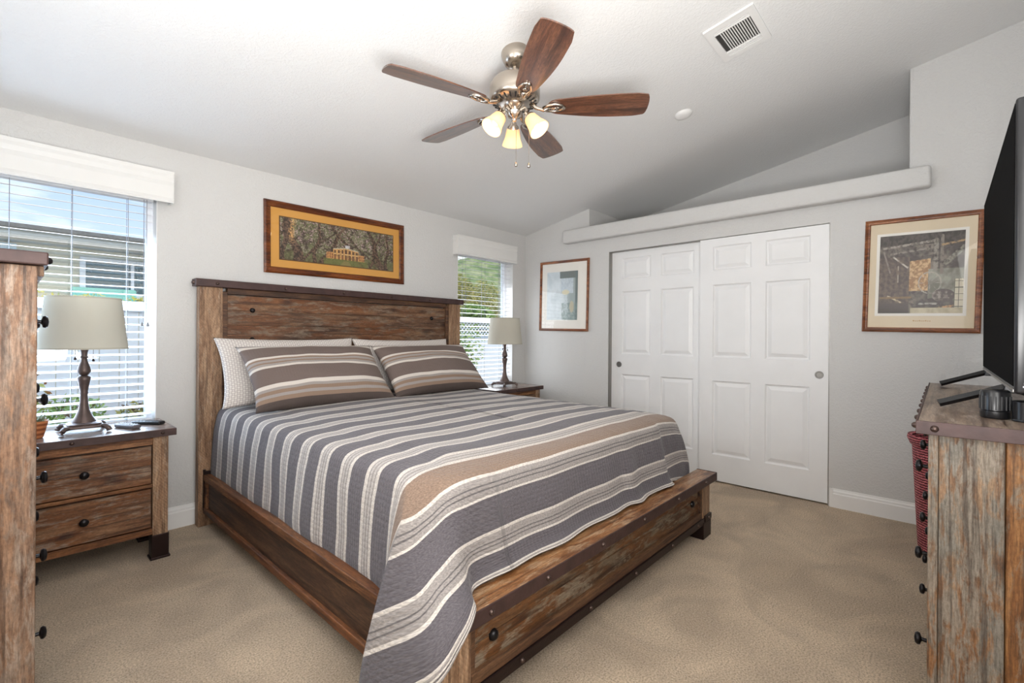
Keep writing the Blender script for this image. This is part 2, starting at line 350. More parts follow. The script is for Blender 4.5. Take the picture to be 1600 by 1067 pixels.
# striped bedding -------------------------------------------------------
STL = lin((206, 198, 190)); BGR = lin((100, 95, 99)); BBR = lin((140, 119, 104)); BMD = lin((154, 147, 143)); BML = lin((184, 177, 172)); BDK = lin((108, 103, 103))
def quilt_bump(nt, b, uv, sx=70, sy=70, strength=0.5):
    Lk = nt.links.new
    mp = N(nt, 'ShaderNodeMapping'); mp.inputs['Scale'].default_value = (sx, sy, 1); Lk(uv, mp.inputs[0])
    nn = N(nt, 'ShaderNodeTexNoise'); nn.inputs['Scale'].default_value = 0.5; nn.inputs['Detail'].default_value = 2; Lk(mp.outputs[0], nn.inputs[0])
    v = N(nt, 'ShaderNodeTexVoronoi'); v.inputs['Scale'].default_value = 1.0; v.inputs['Randomness'].default_value = 0.25; Lk(mp.outputs[0], v.inputs[0])
    n2 = N(nt, 'ShaderNodeTexNoise'); n2.inputs['Scale'].default_value = 4; n2.inputs['Detail'].default_value = 4; Lk(uv, n2.inputs[0])
    a = N(nt, 'ShaderNodeMath', operation='MULTIPLY_ADD'); a.inputs[1].default_value = -1.0; Lk(v.outputs['Distance'], a.inputs[0]); Lk(nn.outputs['Fac'], a.inputs[2])
    b1 = N(nt, 'ShaderNodeBump'); b1.inputs['Strength'].default_value = strength; b1.inputs['Distance'].default_value = 0.004; Lk(a.outputs[0], b1.inputs['Height'])
    b2 = N(nt, 'ShaderNodeBump'); b2.inputs['Strength'].default_value = 0.5; b2.inputs['Distance'].default_value = 0.02; Lk(n2.outputs['Fac'], b2.inputs['Height']); Lk(b1.outputs[0], b2.inputs['Normal'])
    Lk(b2.outputs[0], b.inputs['Normal']); return v.outputs['Distance']
def coverlet():
    m, nt, b, o = newmat('striped_coverlet'); Lk = nt.links.new
    uv = N(nt, 'ShaderNodeUVMap'); uv.uv_map = 'UVMap'; sp = N(nt, 'ShaderNodeSeparateXYZ'); Lk(uv.outputs[0], sp.inputs[0])
    def mr(a, c_):
        x = N(nt, 'ShaderNodeMapRange'); x.inputs['From Min'].default_value = a; x.inputs['From Max'].default_value = c_; Lk(sp.outputs['Y'], x.inputs[0]); return x.outputs[0]
    # foot end: c from .74 to 1.317
    def f(c): return (c-0.74)/(1.317-0.74)
    def band(a, b_):   # band with bright borders and pin stripes
        w_ = b_-a
        return [(f(a), STL), (f(a+w_*0.12), BMD), (f(a+w_*0.34), BDK), (f(a+w_*0.40), BMD), (f(a+w_*0.52), BDK), (f(a+w_*0.58), BMD), (f(a+w_*0.68), BMD), (f(a+w_*0.90), STL)]
    st = [(0, BMD), (f(0.752), STL), (f(0.762), BDK), (f(0.772), STL), (f(0.785), BMD), (f(0.80), STL), (f(0.815), BGR)] + band(0.935, 1.02) + [(f(1.022), BGR)] + band(1.13, 1.20)[::1] + [(f(1.203), BBR)]
    r1 = ramp(nt, st, 'CONSTANT'); Lk(mr(0.74, 1.317), r1.inputs[0])
    fr = N(nt, 'ShaderNodeMath', operation='FRACT'); sb = N(nt, 'ShaderNodeMath', operation='MULTIPLY_ADD'); sb.inputs[1].default_value = 1/0.188; sb.inputs[2].default_value = -1.317/0.188
    Lk(sp.outputs['Y'], sb.inputs[0]); Lk(sb.outputs[0], fr.inputs[0])
    r2 = ramp(nt, [(0, STL), (0.10, BMD), (0.15, BML), (0.2, BMD), (0.26, BML), (0.31, BMD), (0.35, STL), (0.46, BGR)], 'CONSTANT'); Lk(fr.outputs[0], r2.inputs[0])
    gt = N(nt, 'ShaderNodeMath', operation='GREATER_THAN'); gt.inputs[1].default_value = 1.317; Lk(sp.outputs['Y'], gt.inputs[0])
    c = mixc(nt, gt.outputs[0], r1.outputs[0], r2.outputs[0])
    d = quilt_bump(nt, b, uv.outputs[0], 52, 62, 0.85)
    n = N(nt, 'ShaderNodeTexNoise'); n.inputs['Scale'].default_value = 190; n.inputs['Detail'].default_value = 3; Lk(uv.outputs[0], n.inputs[0])
    rr = ramp(nt, [(0.35, (0.62, 0.62, 0.64, 1)), (0.65, (1.22, 1.22, 1.2, 1))]); Lk(n.outputs['Fac'], rr.inputs[0])
    Lk(mixc(nt, 0.7, c, rr.outputs[0], 'MULTIPLY'), b.inputs['Base Color'])
    b.inputs['Roughness'].default_value = 0.9; b.inputs['Specular IOR Level'].default_value = 0.15; b.inputs['Sheen Weight'].default_value = 0.15
    return m
M['cover'] = coverlet()
def sham():
    m, nt, b, o = newmat('striped_sham'); Lk = nt.links.new
    uv = N(nt, 'ShaderNodeUVMap'); uv.uv_map = 'UVMap'; sp = N(nt, 'ShaderNodeSeparateXYZ'); Lk(uv.outputs[0], sp.inputs[0])
    st = [(0, lin((86, 76, 72))), (0.07, BBR), (0.12, BMD), (0.16, BBR), (0.205, BMD), (0.24, STL), (0.29, lin((114, 101, 96))), (0.53, STL), (0.565, BMD), (0.60, BBR), (0.625, BMD), (0.66, BBR), (0.685, STL), (0.72, lin((114, 101, 96))), (0.91, STL), (0.95, BMD)]
    r1 = ramp(nt, st, 'CONSTANT'); Lk(sp.outputs['Y'], r1.inputs[0])
    quilt_bump(nt, b, uv.outputs[0], 60, 34, 0.4)
    Lk(r1.outputs[0], b.inputs['Base Color']); b.inputs['Roughness'].default_value = 0.9; b.inputs['Specular IOR Level'].default_value = 0.15
    return m
M['sham'] = sham()
def scallop():
    m, nt, b, o = newmat('scalloped_pillowcase'); Lk = nt.links.new
    uv = N(nt, 'ShaderNodeUVMap'); uv.uv_map = 'UVMap'
    mp = N(nt, 'ShaderNodeMapping'); mp.inputs['Scale'].default_value = (46, 26, 1); mp.inputs['Rotation'].default_value = (0, 0, 0.785); Lk(uv.outputs[0], mp.inputs[0])
    v = N(nt, 'ShaderNodeTexVoronoi'); v.inputs['Scale'].default_value = 1; v.inputs['Randomness'].default_value = 0.0; Lk(mp.outputs[0], v.inputs[0])
    r = ramp(nt, [(0.30, lin((222, 216, 210))), (0.40, lin((178, 168, 164))), (0.48, lin((178, 168, 164))), (0.54, lin((222, 216, 210)))]); Lk(v.outputs['Distance'], r.inputs[0])
    Lk(r.outputs[0], b.inputs['Base Color']); b.inputs['Roughness'].default_value = 0.85
    n2 = N(nt, 'ShaderNodeTexNoise'); n2.inputs['Scale'].default_value = 5; Lk(uv.outputs[0], n2.inputs[0])
    bp = N(nt, 'ShaderNodeBump'); bp.inputs['Strength'].default_value = 0.6; bp.inputs['Distance'].default_value = 0.02; Lk(n2.outputs['Fac'], bp.inputs['Height']); Lk(bp.outputs[0], b.inputs['Normal'])
    return m
M['scallop'] = scallop()
def wicker():
    m, nt, b, o = newmat('red_wicker'); Lk = nt.links.new
    tc = N(nt, 'ShaderNodeTexCoord'); wv = N(nt, 'ShaderNodeTexWave', bands_direction='Z'); wv.inputs['Scale'].default_value = 22; wv.inputs['Distortion'].default_value = 3; wv.inputs['Detail Scale'].default_value = 6
    Lk(tc.outputs['Object'], wv.inputs[0]); r = ramp(nt, [(0.2, lin((84, 18, 28))), (0.55, lin((168, 46, 60))), (0.9, lin((214, 120, 126)))]); Lk(wv.outputs['Fac'], r.inputs[0])
    Lk(r.outputs[0], b.inputs['Base Color']); b.inputs['Roughness'].default_value = 0.5
    bp = N(nt, 'ShaderNodeBump'); bp.inputs['Strength'].default_value = 0.8; bp.inputs['Distance'].default_value = 0.01; Lk(wv.outputs['Fac'], bp.inputs['Height']); Lk(bp.outputs[0], b.inputs['Normal'])
    return m
M['wicker'] = wicker()

# ------------------------------------------------------------------ room
WX, WY, XL, YF = 4.03, 3.50, -0.50, -0.46
def ceil_z(y): return 2.335 + 0.19*(WY - y)
mb = MB(); mb.box(XL-0.1, 4.95, YF-0.1, WY+0.16, -0.12, 0.0)
struct(mb.build('floor', M['carpet']))
# ceiling as a sloping slab
mb = MB()
mb.prism([(YF-0.1, ceil_z(YF-0.1)), (WY+0.16, ceil_z(WY+0.16)), (WY+0.16, ceil_z(WY+0.16)+0.15), (YF-0.1, ceil_z(YF-0.1)+0.15)], (XL-0.1, 0, 0), (1, 0, 0), (0, 1, 0), (0, 0, 1), 4.95-XL+0.1)
struct(mb.build('ceiling', M['ceil']))
# back wall with the two window openings
WIN = [(-0.45, 0.64, 0.655, 2.06), (3.02, 3.82, 0.655, 2.06)]
TH = 0.16
mb = MB(); zt = 2.42
xs = [XL-0.1, WIN[0][0], WIN[0][1], WIN[1][0], WIN[1][1], 4.95]
for a, c in ((0, 1), (2, 3), (4, 5)): mb.box(xs[a], xs[c], WY, WY+TH, 0, zt)
for x0, x1, z0, z1 in WIN:
    mb.box(x0, x1, WY, WY+TH, 0, z0); mb.box(x0, x1, WY, WY+TH, z1, zt)
struct(mb.build('wall_back', M['wall']))
# closet wall
CY0, CY1, CZ = 0.605, 2.42, 2.032
NY0, NY1, NZ = 0.17, 2.65, 2.26
mb = MB()
def slab(y0, y1, z0, z1, top=None):
    # a piece of the closet wall whose top follows the ceiling when top is None
    if top: mb.box(WX, WX+0.11, y0, y1, z0, z1)
    else: mb.prism([(y0, z0), (y1, z0), (y1, ceil_z(y1)+0.02), (y0, ceil_z(y0)+0.02)], (WX, 0, 0), (1, 0, 0), (0, 1, 0), (0, 0, 1), 0.11)
slab(YF-0.1, NY0, 0, 0); slab(NY1, WY+0.02, 0, 0)
slab(NY0, CY0, 0, NZ, 1); slab(CY0, CY1, CZ, NZ, 1); slab(CY1, NY1, 0, NZ, 1)
mb.prism([(-0.1, 0), (0, 0), (0, 1), (-0.1, 1)], (WX+0.11, NY0, NZ), (1, 0, 0), (0, 1, 0), (0, 0, ceil_z(NY0)-NZ+0.0), 0.69)       # niche side walls
mb.prism([(0, 0), (0.1, 0), (0.1, 1), (0, 1)], (WX+0.11, NY1, NZ), (1, 0, 0), (0, 1, 0), (0, 0, ceil_z(NY1)-NZ+0.0), 0.69)
mb.box(WX+0.8, WX+0.9, NY0-0.1, NY1+0.1, 0, 3.05)                                                     # niche / closet back
mb.box(WX, WX+0.85, NY0, NY1, NZ-0.06, NZ)                                                            # niche floor
mb.box(WX+0.11, WX+0.8, CY0-0.12, CY0-0.1, 0, NZ-0.06); mb.box(WX+0.11, WX+0.8, CY1+0.1, CY1+0.12, 0, NZ-0.06)
struct(mb.build('wall_right', M['wall']))
# rounded corner bead at the niche edge
mb = MB(); mb.cyl((WX+0.012, NY0-0.010, NZ), (WX+0.012, NY0-0.010, ceil_z(NY0)), 0.014)
struct(mb.build('trim_1', M['wall']))
mb = MB(); mb.box(XL-0.1, XL, YF-0.1, WY+0.1, 0, 3.15)
struct(mb.build('wall_left', M['wall']))
mb = MB(); mb.box(XL-0.1, 4.2, YF-0.1, YF, 0, 3.15)
struct(mb.build('wall_front', M['wall']))
# ledge
mb = MB(); mb.box(3.94, WX+0.005, 0.064, 2.925, 2.163, 2.300, 0.022, 4)
o = mb.build('ledge', M['wall'], smooth=40); struct(o, 'long painted ledge above the closet')
# baseboards
def base_prof(): return [(0, 0), (0.016, 0), (0.016, 0.095), (0.012, 0.102), (0.012, 0.113), (0.007, 0.122), (0.005, 0.132), (0, 0.132)]
mb = MB(); mb.prism([(a, b) for a, b in base_prof()], (WX, YF, 0), (0, 1, 0), (-1, 0, 0), (0, 0, 1), CY0-0.0-YF-0.01)
mb.box(WX-0.017, WX, CY0-0.028, CY0-0.008, 0, 0.132, 0.002)
struct(mb.build('baseboard_right', M['trim']))
mb = MB(); mb.prism(base_prof(), (WX, CY1+0.02, 0), (0, 1, 0), (-1, 0, 0), (0, 0, 1), WY-CY1-0.02)
struct(mb.build('baseboard_right_far', M['trim']))
mb = MB(); mb.prism(base_prof(), (XL, WY, 0), (1, 0, 0), (0, -1, 0), (0, 0, 1), WX-XL)
struct(mb.build('baseboard_back', M['trim']))

# closet doors ---------------------------------------------------------
def panel_door(name, X, y0, y1, z0, z1, pull_y, label):
    w = y1-y0
    ps = [(0.115, 0.415), (w-0.405, w-0.108)]
    zs = [(0.215, 0.83), (1.025, 1.63), (1.75, 1.95)]
    ycuts = sorted([0, w] + [v for p in ps for v in p]); zcuts = sorted([0, z1-z0] + [v for p in zs for v in p])
    bm = bmesh.new()
    def V(y, z, d): return bm.verts.new((X+d, y0+y, z0+z))
    for i in range(len(ycuts)-1):
        for j in range(len(zcuts)-1):
            a, b = ycuts[i], ycuts[i+1]; c, d = zcuts[j], zcuts[j+1]
            if any(abs(a-p[0]) < 1e-6 for p in ps) and any(abs(c-z[0]) < 1e-6 for z in zs):
                rings = [(0, 0), (0.009, 0.012), (0.017, 0.013), (0.044, 0.002)]
                prev = None
                for ins, dep in rings:
                    r = [V(a+ins, c+ins, dep), V(b-ins, c+ins, dep), V(b-ins, d-ins, dep), V(a+ins, d-ins, dep)]
                    if prev:
                        for k in range(4): bm.faces.new((prev[k], prev[(k+1) % 4], r[(k+1) % 4], r[k]))
                    prev = r
                bm.faces.new(prev)
            else: bm.faces.new((V(a, c, 0), V(b, c, 0), V(b, d, 0), V(a, d, 0)))
    bmesh.ops.remove_doubles(bm, verts=bm.verts, dist=1e-5)
    # back and sides
    T = 0.034
    q = [V(0, 0, T), V(w, 0, T), V(w, z1-z0, T), V(0, z1-z0, T)]; bm.faces.new(q)
    f = [V(0, 0, 0), V(w, 0, 0), V(w, z1-z0, 0), V(0, z1-z0, 0)]
    for k in range(4): bm.faces.new((f[k], f[(k+1) % 4], q[(k+1) % 4], q[k]))
    bmesh.ops.recalc_face_normals(bm, faces=bm.faces)
    mb = MB(); mb.bm.free(); mb.bm = bm
    d = mb.build(name, M['door']); d['kind'] = 'structure'; d['label'] = label
    mb = MB(); mb.lathe([(0, 0.002), (0.017, 0.002), (0.020, 0.006), (0.026, 0.006), (0.028, 0.002), (0.028, 0)], (X-0.0005, pull_y, 0.935), (-1, 0, 0), 28)
    p = mb.build('door_pull', M['steel'], d, smooth=50); p['label'] = 'round satin metal finger pull'
    return d
panel_door('door_1', 4.036, 0.612, 1.535, 0.012, 2.026, 0.668, 'white six panel sliding closet door in front, on the right')
panel_door('door_2', 4.082, 1.49, 2.413, 0.012, 2.026, 2.33, 'white six panel sliding closet door behind, on the left')
mb = MB(); mb.box(WX+0.003, WX+0.10, CY0, CY0+0.006, 0, CZ); mb.box(WX+0.003, WX+0.10, CY1-0.006, CY1, 0, CZ); mb.box(WX+0.02, WX+0.1, CY0, CY1, CZ-0.008, CZ)
struct(mb.build('trim_2', M['steel']))

# windows ----------------------------------------------------------------
for k, (x0, x1, z0, z1) in enumerate(WIN):
    mb = MB(); y0, y1 = WY+0.10, WY+TH; fw = 0.035
    mb.box(x0, x0+fw, y0, y1, z0, z1, 0.004); mb.box(x1-fw, x1, y0, y1, z0, z1, 0.004)
    mb.box(x0+fw, x1-fw, y0, y1, z1-fw, z1, 0.004); mb.box(x0+fw, x1-fw, y0, y1, z0, z0+fw, 0.004)
    mb.box(x0+fw, x1-fw, y0+0.01, y1-0.01, 1.34, 1.385, 0.004)
    wf = mb.build('window_%d' % (k+1), M['vinyl']); struct(wf, 'white vinyl single hung window ' + ('behind the left lamp' if k == 0 else 'by the corner'))
    mb = MB(); mb.box(x0+fw, x1-fw, y0+0.035, y0+0.039, z0+fw, z1-fw); mb.build('pane', M['glass'], wf)
    mb = MB(); mb.box(x0+0.0005, x1-0.0005, WY-0.006, y0, z0-0.001, z0+0.014, 0.003); mb.build('sill', M['trim'], wf)
    mb = MB(); mb.box(x1-0.004, x1-0.0003, WY+0.001, y0, z0+0.012, z1-0.001); mb.box(x0+0.0003, x0+0.004, WY+0.001, y0, z0+0.012, z1-0.001); mb.build('jamb', M['trim'], wf)

def blind(x0, x1, ladders, vx0, vx1, label, cordx, zb, zt_):
    t = thing('window_blind', label, 'blind', ((x0+x1)/2, WY+0.05, 0.69), 'white two inch blinds in the bedroom windows')
    mb = MB(); n = 0; z = 1.965
    while z > 0.70:
        mb.box(x0, x1, WY+0.030, WY+0.078, z-0.0014, z+0.0014, 0, rot=Matrix.Rotation(radians(8), 4, 'X'), piv=(0, WY+0.054, z)); z -= 0.0445; n += 1
    mb.build('slats', M['vinyl'], t)
    mb = MB(); mb.box(x0, x1, WY+0.03, WY+0.078, 0.674, 0.692, 0.004); mb.build('bottom_rail', M['vinyl'], t)
    mb = MB(); mb.box(x0, x1, WY+0.024, WY+0.08, 1.995, 2.045, 0.004); mb.build('head_rail', M['vinyl'], t)
    for lx in ladders:
        mb = MB()
        for yy in (WY+0.029, WY+0.079): mb.cyl((lx, yy, 0.68), (lx, yy, 2.0), 0.0013, n=6)
        mb.build('ladder_cord', M['cord'], t)
    mb = MB()
    for dx in (-0.006, 0.008): mb.cyl((cordx+dx, WY+0.022, 1.27), (cordx+dx, WY+0.022, 2.0), 0.0016, n=6)
    pc = mb.build('pull_cord', M['cord'], t)
    for dx in (-0.006, 0.008):
        mb = MB(); mb.lathe([(0, 0), (0.007, 0.001), (0.008, 0.008), (0.003, 0.026), (0, 0.027)], (cordx+dx+(0.008 if dx > 0 else -0.006), WY+0.022, 1.243), n=12); mb.build('tassel', M['tassel'], pc, smooth=60)
    # valance with shaped returns
    mb = MB(); d = 0.09
    prof = [(0, 0), (0.012, 0.0), (0.02, 0.012), (0.010, 0.03), (0.012, 0.06), (0.016, 0.10), (0.010, 0.125), (0.020, 0.150), (0.018, 0.168), (0.024, 0.186), (0, 0.186)]
    zb_ = 1.985
    mb.prism([(-p[0]*0.6, p[1]) for p in prof], (vx0, WY-d+0.015, zb_), (1, 0, 0), (0, 1, 0), (0, 0, 1), vx1-vx0)
    mb.prism([(p[0]*0.6, p[1]) for p in prof], (vx1-0.012, WY-d+0.008, zb_), (0, 1, 0), (1, 0, 0), (0, 0, 1), d-0.008)
    mb.prism([(-p[0]*0.6, p[1]) for p in prof], (vx0+0.012, WY-d+0.008, zb_), (0, 1, 0), (1, 0, 0), (0, 0, 1), d-0.008)
    mb.box(vx0+0.01, vx1-0.01, WY-d+0.012, WY, zb_+0.172, zb_+0.182)
    mb.build('valance', M['valance'], t)
    return t
M['cord'] = simple('blind_cord', (150, 152, 158), 0.8)
M['tassel'] = simple('clear_grey_tassel', (130, 130, 132), 0.3)
M['valance'] = simple('valance_white', (226, 225, 222), 0.45, bump=0.1, bscale=30)
blind(-0.44, 0.625, [-0.21, 0.03, 0.267, 0.507], -0.44, 0.705, 'white slatted blind and wide valance in the window behind the left lamp', 0.585, 0, 0)
blind(3.03, 3.81, [3.15, 3.42, 3.69], 2.955, 3.795, 'white slatted blind and short valance in the window by the room corner', 3.62, 0, 0)

# ------------------------------------------------------------------ bed
def bolts(parent, items, mat='bolt', r=0.010, h=0.009):
    for p, ax in items:
        q = MB(); bolt(q, p, ax, r, h); q.build('bolt', M[mat], parent, smooth=60)
def bolt(mb, p, ax, r=0.011, h=0.009):
    mb.lathe([(0, h), (r*0.45, h*0.95), (r*0.85, h*0.55), (r, 0), (r, -0.002)], p, ax, 14)
BX0, BX1, BYH, BYF = 0.835, 2.97, 3.40, 1.05
bed = thing('bed', 'large rustic reclaimed wood bed with plank headboard and low footboard', 'bed', (1.90, 2.2, 0))
hb = MB()
nm = [(1.455, 1.36), (1.357, 1.262), (1.259, 1.10), (1.097, 0.95), (0.947, 0.8), (0.797, 0.62), (0.617, 0.45)]
for zt_, zb_ in nm: hb.box(0.985, 2.815, BYH+0.022, BYH+0.045, zb_-0.0022, zt_, 0.001, 1)
hb.build('headboard_panel', M['w_panel'], bed)
hb = MB(); hb.box(0.965, 0.995, BYH+0.008, BYH+0.05, 0.35, 1.475, 0.003); hb.box(2.80, 2.835, BYH+0.008, BYH+0.05, 0.35, 1.475, 0.003); hb.box(0.995, 2.80, BYH+0.01, BYH+0.05, 1.46, 1.498, 0.003)
hb.build('headboard_frame', M['w_footframe'], bed)
for x0, x1 in ((BX0, 0.965), (2.835, BX1)):
    hb = MB(); hb.box(x0, x1, BYH, BYH+0.06, 0.0, 1.498, 0.004); hb.build('post', M['w_post'], bed)
hb = MB(); hb.box(0.812, 3.0, BYH-0.018, BYH+0.07, 1.498, 1.545, 0.004)
cap = hb.build('headboard_cap', M['metal_trim'], bed)
bolts(cap, [((bx, BYH-0.018, 1.521), (0, -1, 0)) for bx in (0.93, 1.35, 1.78, 2.2, 2.6, 2.95)])
bolts(cap, [((0.812, BYH+0.026, 1.521), (-1, 0, 0))], r=0.013, h=0.014)
for bx, bz in ((1.147, 1.362), (2.645, 1.356), (1.147, 1.165), (2.64, 1.155)):
    mb = MB(); bolt(mb, (bx, BYH+0.022, bz), (0, -1, 0), 0.017, 0.016); mb.build('bolt', M['knob'], bed, smooth=60)
for sx in (0, 1):
    xo = 0.862 if sx == 0 else 2.943; s = 1 if sx == 0 else -1
    y0, y1 = BYF+0.05, BYH
    mb = MB()
    mb.box(xo, xo+s*0.045, y0, y1, 0.285, 0.325, 0.004); mb.box(xo, xo+s*0.04, y0, y1, 0.085, 0.12, 0.004)
    mb.build('side_rail', M['w_rail'], bed)
    mb = MB(); mb.box(xo+s*0.018, xo+s*0.035, y0, y1-0.03, 0.115, 0.29, 0.001); mb.build('rail_inset', M['w_rail2'], bed)
    mb = MB(); mb.box(xo+s*0.004, xo+s*0.04, y1-0.05, y1, 0.10, 0.285, 0.003); mb.build('rail_end_block', M['w_rail'], bed)
    mb = MB(); mb.box(xo-s*0.002, xo+s*0.012, y1-0.012, y1, 0.10, 0.355, 0.002); mb.box(xo-s*0.002, xo+s*0.05, y1-0.02, y1, 0.325, 0.345, 0.002); mb.build('bracket', M['bronze'], bed)
# footboard
mb = MB(); mb.box(0.845, 2.957, BYF-0.03, 1.135, 0.345, 0.378, 0.003)
fcap = mb.build('footboard_cap', M['w_cap'], bed)
mb = MB(); mb.box(0.838, 2.962, BYF-0.036, BYF-0.029, 0.333, 0.380, 0.002); mb.box(2.956, 2.963, BYF-0.034, 1.137, 0.333, 0.380, 0.002); mb.box(0.838, 0.845, BYF-0.034, 1.137, 0.333, 0.380, 0.002)
st = mb.build('metal_strip', M['metal_trim'], fcap)
bolts(fcap, [((bx, BYF-0.036, 0.357), (0, -1, 0)) for bx in (1.02, 1.3, 1.66, 2.02, 2.40, 2.78)])
bolts(fcap, [((2.963, 1.08, 0.357), (1, 0, 0))], r=0.012, h=0.012)
mb = MB(); mb.box(0.99, 2.81, BYF+0.02, BYF+0.045, 0.245, 0.325, 0.002, 1); mb.box(0.99, 2.81, BYF+0.02, BYF+0.045, 0.15, 0.243, 0.002, 1)
mb.build('footboard_panel', M['w_foot'], bed)
mb = MB(); mb.box(0.975, 2.825, BYF+0.005, BYF+0.06, 0.312, 0.345, 0.003); mb.box(0.975, 2.825, BYF+0.002, BYF+0.06, 0.125, 0.165, 0.003)
mb.box(0.965, 0.992, BYF+0.004, BYF+0.055, 0.15, 0.33, 0.003); mb.box(2.80, 2.83, BYF+0.004, BYF+0.055, 0.15, 0.33, 0.003)
mb.build('footboard_frame', M['w_footframe'], bed)
mb = MB(); mb.box(0.93, 2.85, BYF-0.004, BYF+0.05, 0.085, 0.125, 0.003); ls = mb.build('lower_metal_strip', M['bronze'], bed)
bolts(ls, [((bx, BYF-0.004, 0.105), (0, -1, 0)) for bx in (1.2, 1.62, 2.0, 2.4, 2.75)], r=0.009)
for bx in (1.085, 2.715):
    mb = MB(); bolt(mb, (bx, BYF+0.02, 0.235), (0, -1, 0), 0.020, 0.016); mb.build('bolt', M['knob'], bed, smooth=60)
for x0, x1 in ((0.86, 0.972), (2.827, 2.94)):
    mb = MB(); mb.box(x0, x1, BYF, BYF+0.075, 0.10, 0.345, 0.004); pf = mb.build('foot_post', M['w_post'], bed)
    mb = MB(); mb.box(x0-0.006, x1+0.006, BYF-0.008, BYF+0.082, 0.0, 0.10, 0.005); mb.box(x0+0.02, x1+0.008, BYF-0.010, BYF+0.03, 0.10, 0.135, 0.003); pm = mb.build('metal_foot', M['bronze'], bed)
    mb = MB(); bolt(mb, (x0+0.075, BYF-0.010, 0.117), (0, -1, 0), 0.009); mb.build('bolt', M['bolt'], pm, smooth=60)

# mattress (covered)
def ztop(x, y):
    ex = min(x-0.93, 2.88-x); ey = min(y-1.17, 3.45-y+0.4); e = max(0, min(ex, ey))
    s = min(1, e/0.30); s = s*s*(3-2*s)
    return 0.705 + 0.035*s + 0.022*max(0, (y-1.3)/2.1) + 0.006*sin(5*x+2*y)*s
mb = MB(); mb.box(0.975, 2.84, 1.25, 3.39, 0.30, 0.68, 0.05, 4)
tag(mb.build('mattress', simple('mattress_ticking', (220, 218, 212), 0.9), smooth=60), 'king mattress on the rustic bed, hidden under the striped coverlet', 'mattress')

# coverlet: stations round the bed, each a profile of control points (x,y,z,c)
def cr_(p0, p1, p2, p3, t):
    return [0.5*((2*b) + (-a+c)*t + (2*a-5*b+4*c-d)*t*t + (-a+3*b-3*c+d)*t*t*t) for a, b, c, d in zip(p0, p1, p2, p3)]
def left_station(y, c=None, dx=0):
    c = y if c is None else c
    wv = 0.006*sin(23*y)+0.004*sin(51*y+1)
    return [(1.10, y, ztop(1.10, y), c), (0.962, y, 0.712+0.014*max(0, (y-1.3)/2.1), c), (0.925, y, 0.63, c), (0.913-wv*0.7, y, 0.52, c), (0.908-wv*1.3, y, 0.42, c), (0.905-wv, y, 0.345, c), (0.912, y, 0.29, c)]
keys = []   # (station, sharp flag)
for y in (3.385, 3.2, 3.0, 2.8, 2.6, 2.4, 2.2, 2.0, 1.8, 1.6, 1.46): keys.append(left_station(y))
keys.append([(1.08, 1.40, ztop(1.08, 1.40), 1.40), (0.958, 1.39, 0.709, 1.385), (0.915, 1.375, 0.62, 1.375), (0.895, 1.37, 0.50, 1.372), (0.885, 1.37, 0.40, 1.37), (0.875, 1.375, 0.33, 1.37), (0.88, 1.38, 0.26, 1.37)])
RIDGE = len(keys)
keys.append([(1.075, 1.37, ztop(1.075, 1.37), 1.37), (0.955, 1.343, 0.706, 1.335), (0.88, 1.281, 0.605, 1.205), (0.83, 1.279, 0.489, 1.13), (0.785, 1.28, 0.355, 1.03), (0.757, 1.297, 0.21, 0.93), (0.74, 1.305, 0.07, 0.84)])
keys.append([(1.085, 1.35, ztop(1.085, 1.35), 1.35), (0.966, 1.31, 0.706, 1.295), (0.905, 1.245, 0.60, 1.185), (0.86, 1.19, 0.49, 1.09), (0.822, 1.11, 0.395, 0.975), (0.79, 1.04, 0.32, 0.88), (0.775, 1.02, 0.23, 0.745)])
keys.append([(1.10, 1.33, ztop(1.10, 1.33), 1.33), (0.985, 1.27, 0.706, 1.26), (0.94, 1.21, 0.605, 1.16), (0.905, 1.145, 0.505, 1.05), (0.885, 1.075, 0.435, 0.95), (0.872, 1.008, 0.392, 0.875), (0.865, 0.982, 0.335, 0.745)])
keys.append([(1.12, 1.32, ztop(1.12, 1.32), 1.32), (1.01, 1.235, 0.705, 1.23), (0.99, 1.18, 0.615, 1.13), (0.975, 1.13, 0.52, 1.02), (0.965, 1.085, 0.45, 0.94), (0.955, 1.045, 0.41, 0.87), (0.94, 1.0, 0.390, 0.75)])
keys.append([(1.16, 1.31, ztop(1.16, 1.31), 1.31), (1.07, 1.205, 0.705, 1.205), (1.06, 1.17, 0.615, 1.12), (1.055, 1.15, 0.53, 1.03), (1.045, 1.135, 0.46, 0.94), (1.035, 1.12, 0.415, 0.865), (1.02, 1.10, 0.389, 0.765)])
for X, dy in ((1.2, 0), (1.35, 0.006), (1.5, -0.004), (1.7, 0.008), (1.9, 0.0), (2.05, 0.006), (2.13, -0.012), (2.25, 0.004), (2.4, 0.0), (2.5, -0.01), (2.56, 0.015)):
    keys.append([(X, 1.32, ztop(X, 1.32), 1.32), (X, 1.205+dy*0.3, 0.704, 1.205), (X, 1.175+dy*0.6, 0.615, 1.115), (X, 1.157+dy, 0.53, 1.03), (X, 1.14+dy, 0.46, 0.945), (X, 1.125+dy, 0.415, 0.865), (X, 1.100+dy*1.5, 0.389, 0.772)])
keys.append([(2.68, 1.36, ztop(2.68, 1.36), 1.36), (2.76, 1.23, 0.70, 1.23), (2.78, 1.19, 0.61, 1.13), (2.79, 1.175, 0.53, 1.04), (2.80, 1.165, 0.46, 0.95), (2.81, 1.16, 0.40, 0.88), (2.82, 1.155, 0.34, 0.80)])
keys.append([(2.72, 1.42, ztop(2.72, 1.42), 1.42), (2.83, 1.29, 0.70, 1.29), (2.87, 1.25, 0.61, 1.2), (2.885, 1.225, 0.53, 1.12), (2.892, 1.21, 0.46, 1.05), (2.892, 1.20, 0.40, 1.0), (2.885, 1.20, 0.31, 0.95)])
